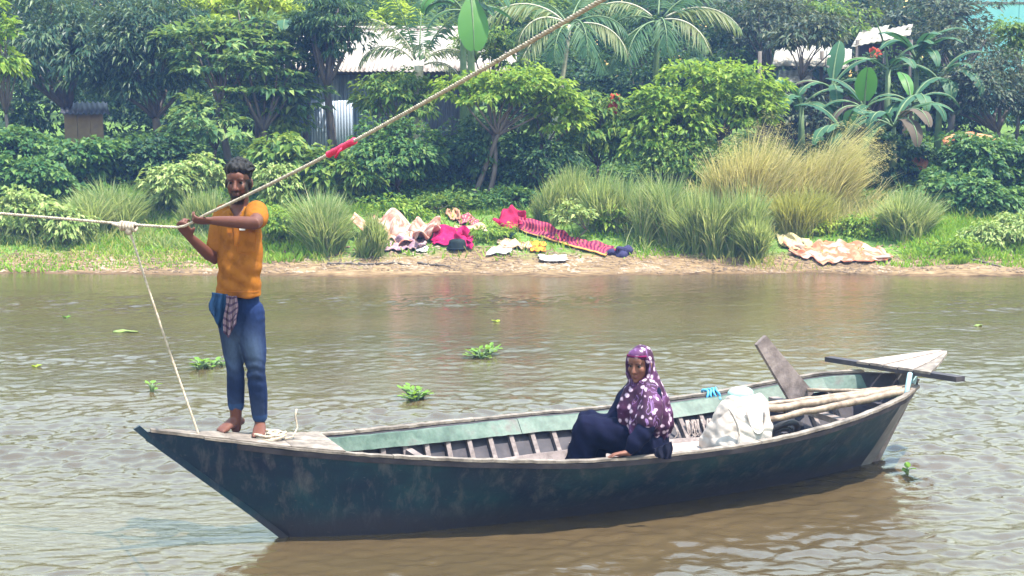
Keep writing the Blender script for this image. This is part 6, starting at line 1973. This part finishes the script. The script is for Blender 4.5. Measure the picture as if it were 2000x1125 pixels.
def hyacinth(label, px, py, width_px, n, seed):
    C = surf(px, py)
    t = thing('water_hyacinth', label, 'water plant', C, 'water hyacinths adrift on the river')
    r = rs(seed)
    R = width_px / 2 * C[1] / FPX
    st = MB()
    cent = [C + A3(r.uniform(-R * .95, R * .95), r.uniform(-R * 1.2, R * 1.2), 0) for _ in range(max(1, n // 6))]
    for i in range(n):
        c = cent[i % len(cent)]
        a = r.uniform(0, 6.28); rad = r.uniform(.02, .09) * min(1.3, R / .08)
        hgt = r.uniform(.01, .08) * (1.25 - rad * 3)
        tip = c + A3(math.cos(a) * rad, math.sin(a) * rad, max(.015, hgt))
        st.tube([c + A3(0, 0, -.02), (c + tip) / 2 + A3(0, 0, .012), tip], [.010, .009, .005], 6)
        d = unit(A3(math.cos(a), math.sin(a), r.uniform(.1, .9)))
        L, W = r.uniform(.04, .07), r.uniform(.035, .055)
        s = unit(np.cross(d, A3(0, 0, 1))); u = np.cross(s, d)
        rows = []
        for q in np.linspace(0, 1, 6):
            w = W / 2 * math.sin(math.pi * min(1, .12 + q * .85)) ** .7
            rows.append([tip + d * L * q + s * w * v + u * (.10 * W * abs(v) - .02 * q * L * 5 * q) for v in (-1, -.5, 0, .5, 1)])
        MB().grid(rows).build('leaf', M['hyacinth'], t, True)
    st.build('stalks', M['stem_green'], t, True)
hyacinth('largest floating hyacinth clump, in mid river above the middle of the boat', 958, 694, 54, 40, 1)
hyacinth('floating hyacinth clump in front of the boat\'s green inner boards, nearer the boat', 818, 776, 56, 36, 2)
hyacinth('floating hyacinth clump just left of the standing man\'s knees', 412, 718, 54, 36, 3)
hyacinth('tiny yellowish floating plant between the mooring line and the man', 290, 766, 16, 5, 4)
hyacinth('tiny floating plant in the wake to the right of the boat\'s stern', 1776, 931, 12, 4, 5)
for i, (px, py, lab) in enumerate(((968, 628, 'single yellow leaf floating above the largest hyacinth clump'), (130, 620, 'small green leaf floating far out at the left'), (72, 716, 'small yellow leaf floating at the left edge'),
                                   (1910, 637, 'pale floating leaf scrap near the right edge'), (245, 648, 'pale straw mat floating left of the mooring line'))):
    C = surf(px, py)
    w = .14 if i == 4 else .05
    rows = [[C + A3((u - .5) * w * 2, (v - .5) * w * .8, .012 + .01 * math.sin(5 * u + 3 * v + i)) for u in np.linspace(0, 1, 7)] for v in np.linspace(0, 1, 4)]
    for rw, q in zip(rows, (.5, 1, 1, .5)):
        for p in rw:
            p[0] = C[0] + (p[0] - C[0]) * q
    o = MB().grid(rows).build('floating_leaf', M['leaf_yellow' if i in (0, 2) else 'leaf_pale' if i > 2 else 'hyacinth'], None, True)
    md = o.modifiers.new('thickness', 'SOLIDIFY'); md.thickness = .006
    tag(o, lab, 'leaf')

# ------------------------------------------------------------------ humid air
def haze_box():
    m = bpy.data.materials.new('humid air')
    m.use_nodes = True
    nt = m.node_tree
    nt.nodes.remove(nt.nodes['Principled BSDF'])
    v = N(nt, 'ShaderNodeVolumePrincipled')
    v.inputs['Color'].default_value = (.26, .45, 1.0, 1)
    v.inputs['Density'].default_value = HAZE
    v.inputs['Anisotropy'].default_value = 0.0
    nt.links.new(v.outputs[0], nt.nodes['Material Output'].inputs['Volume'])
    return kind(MB().box((0, 15, 4.2), (110, 90, 13.0)).build('haze', m), 'stuff')
HAZE = 0.0016
haze_box()
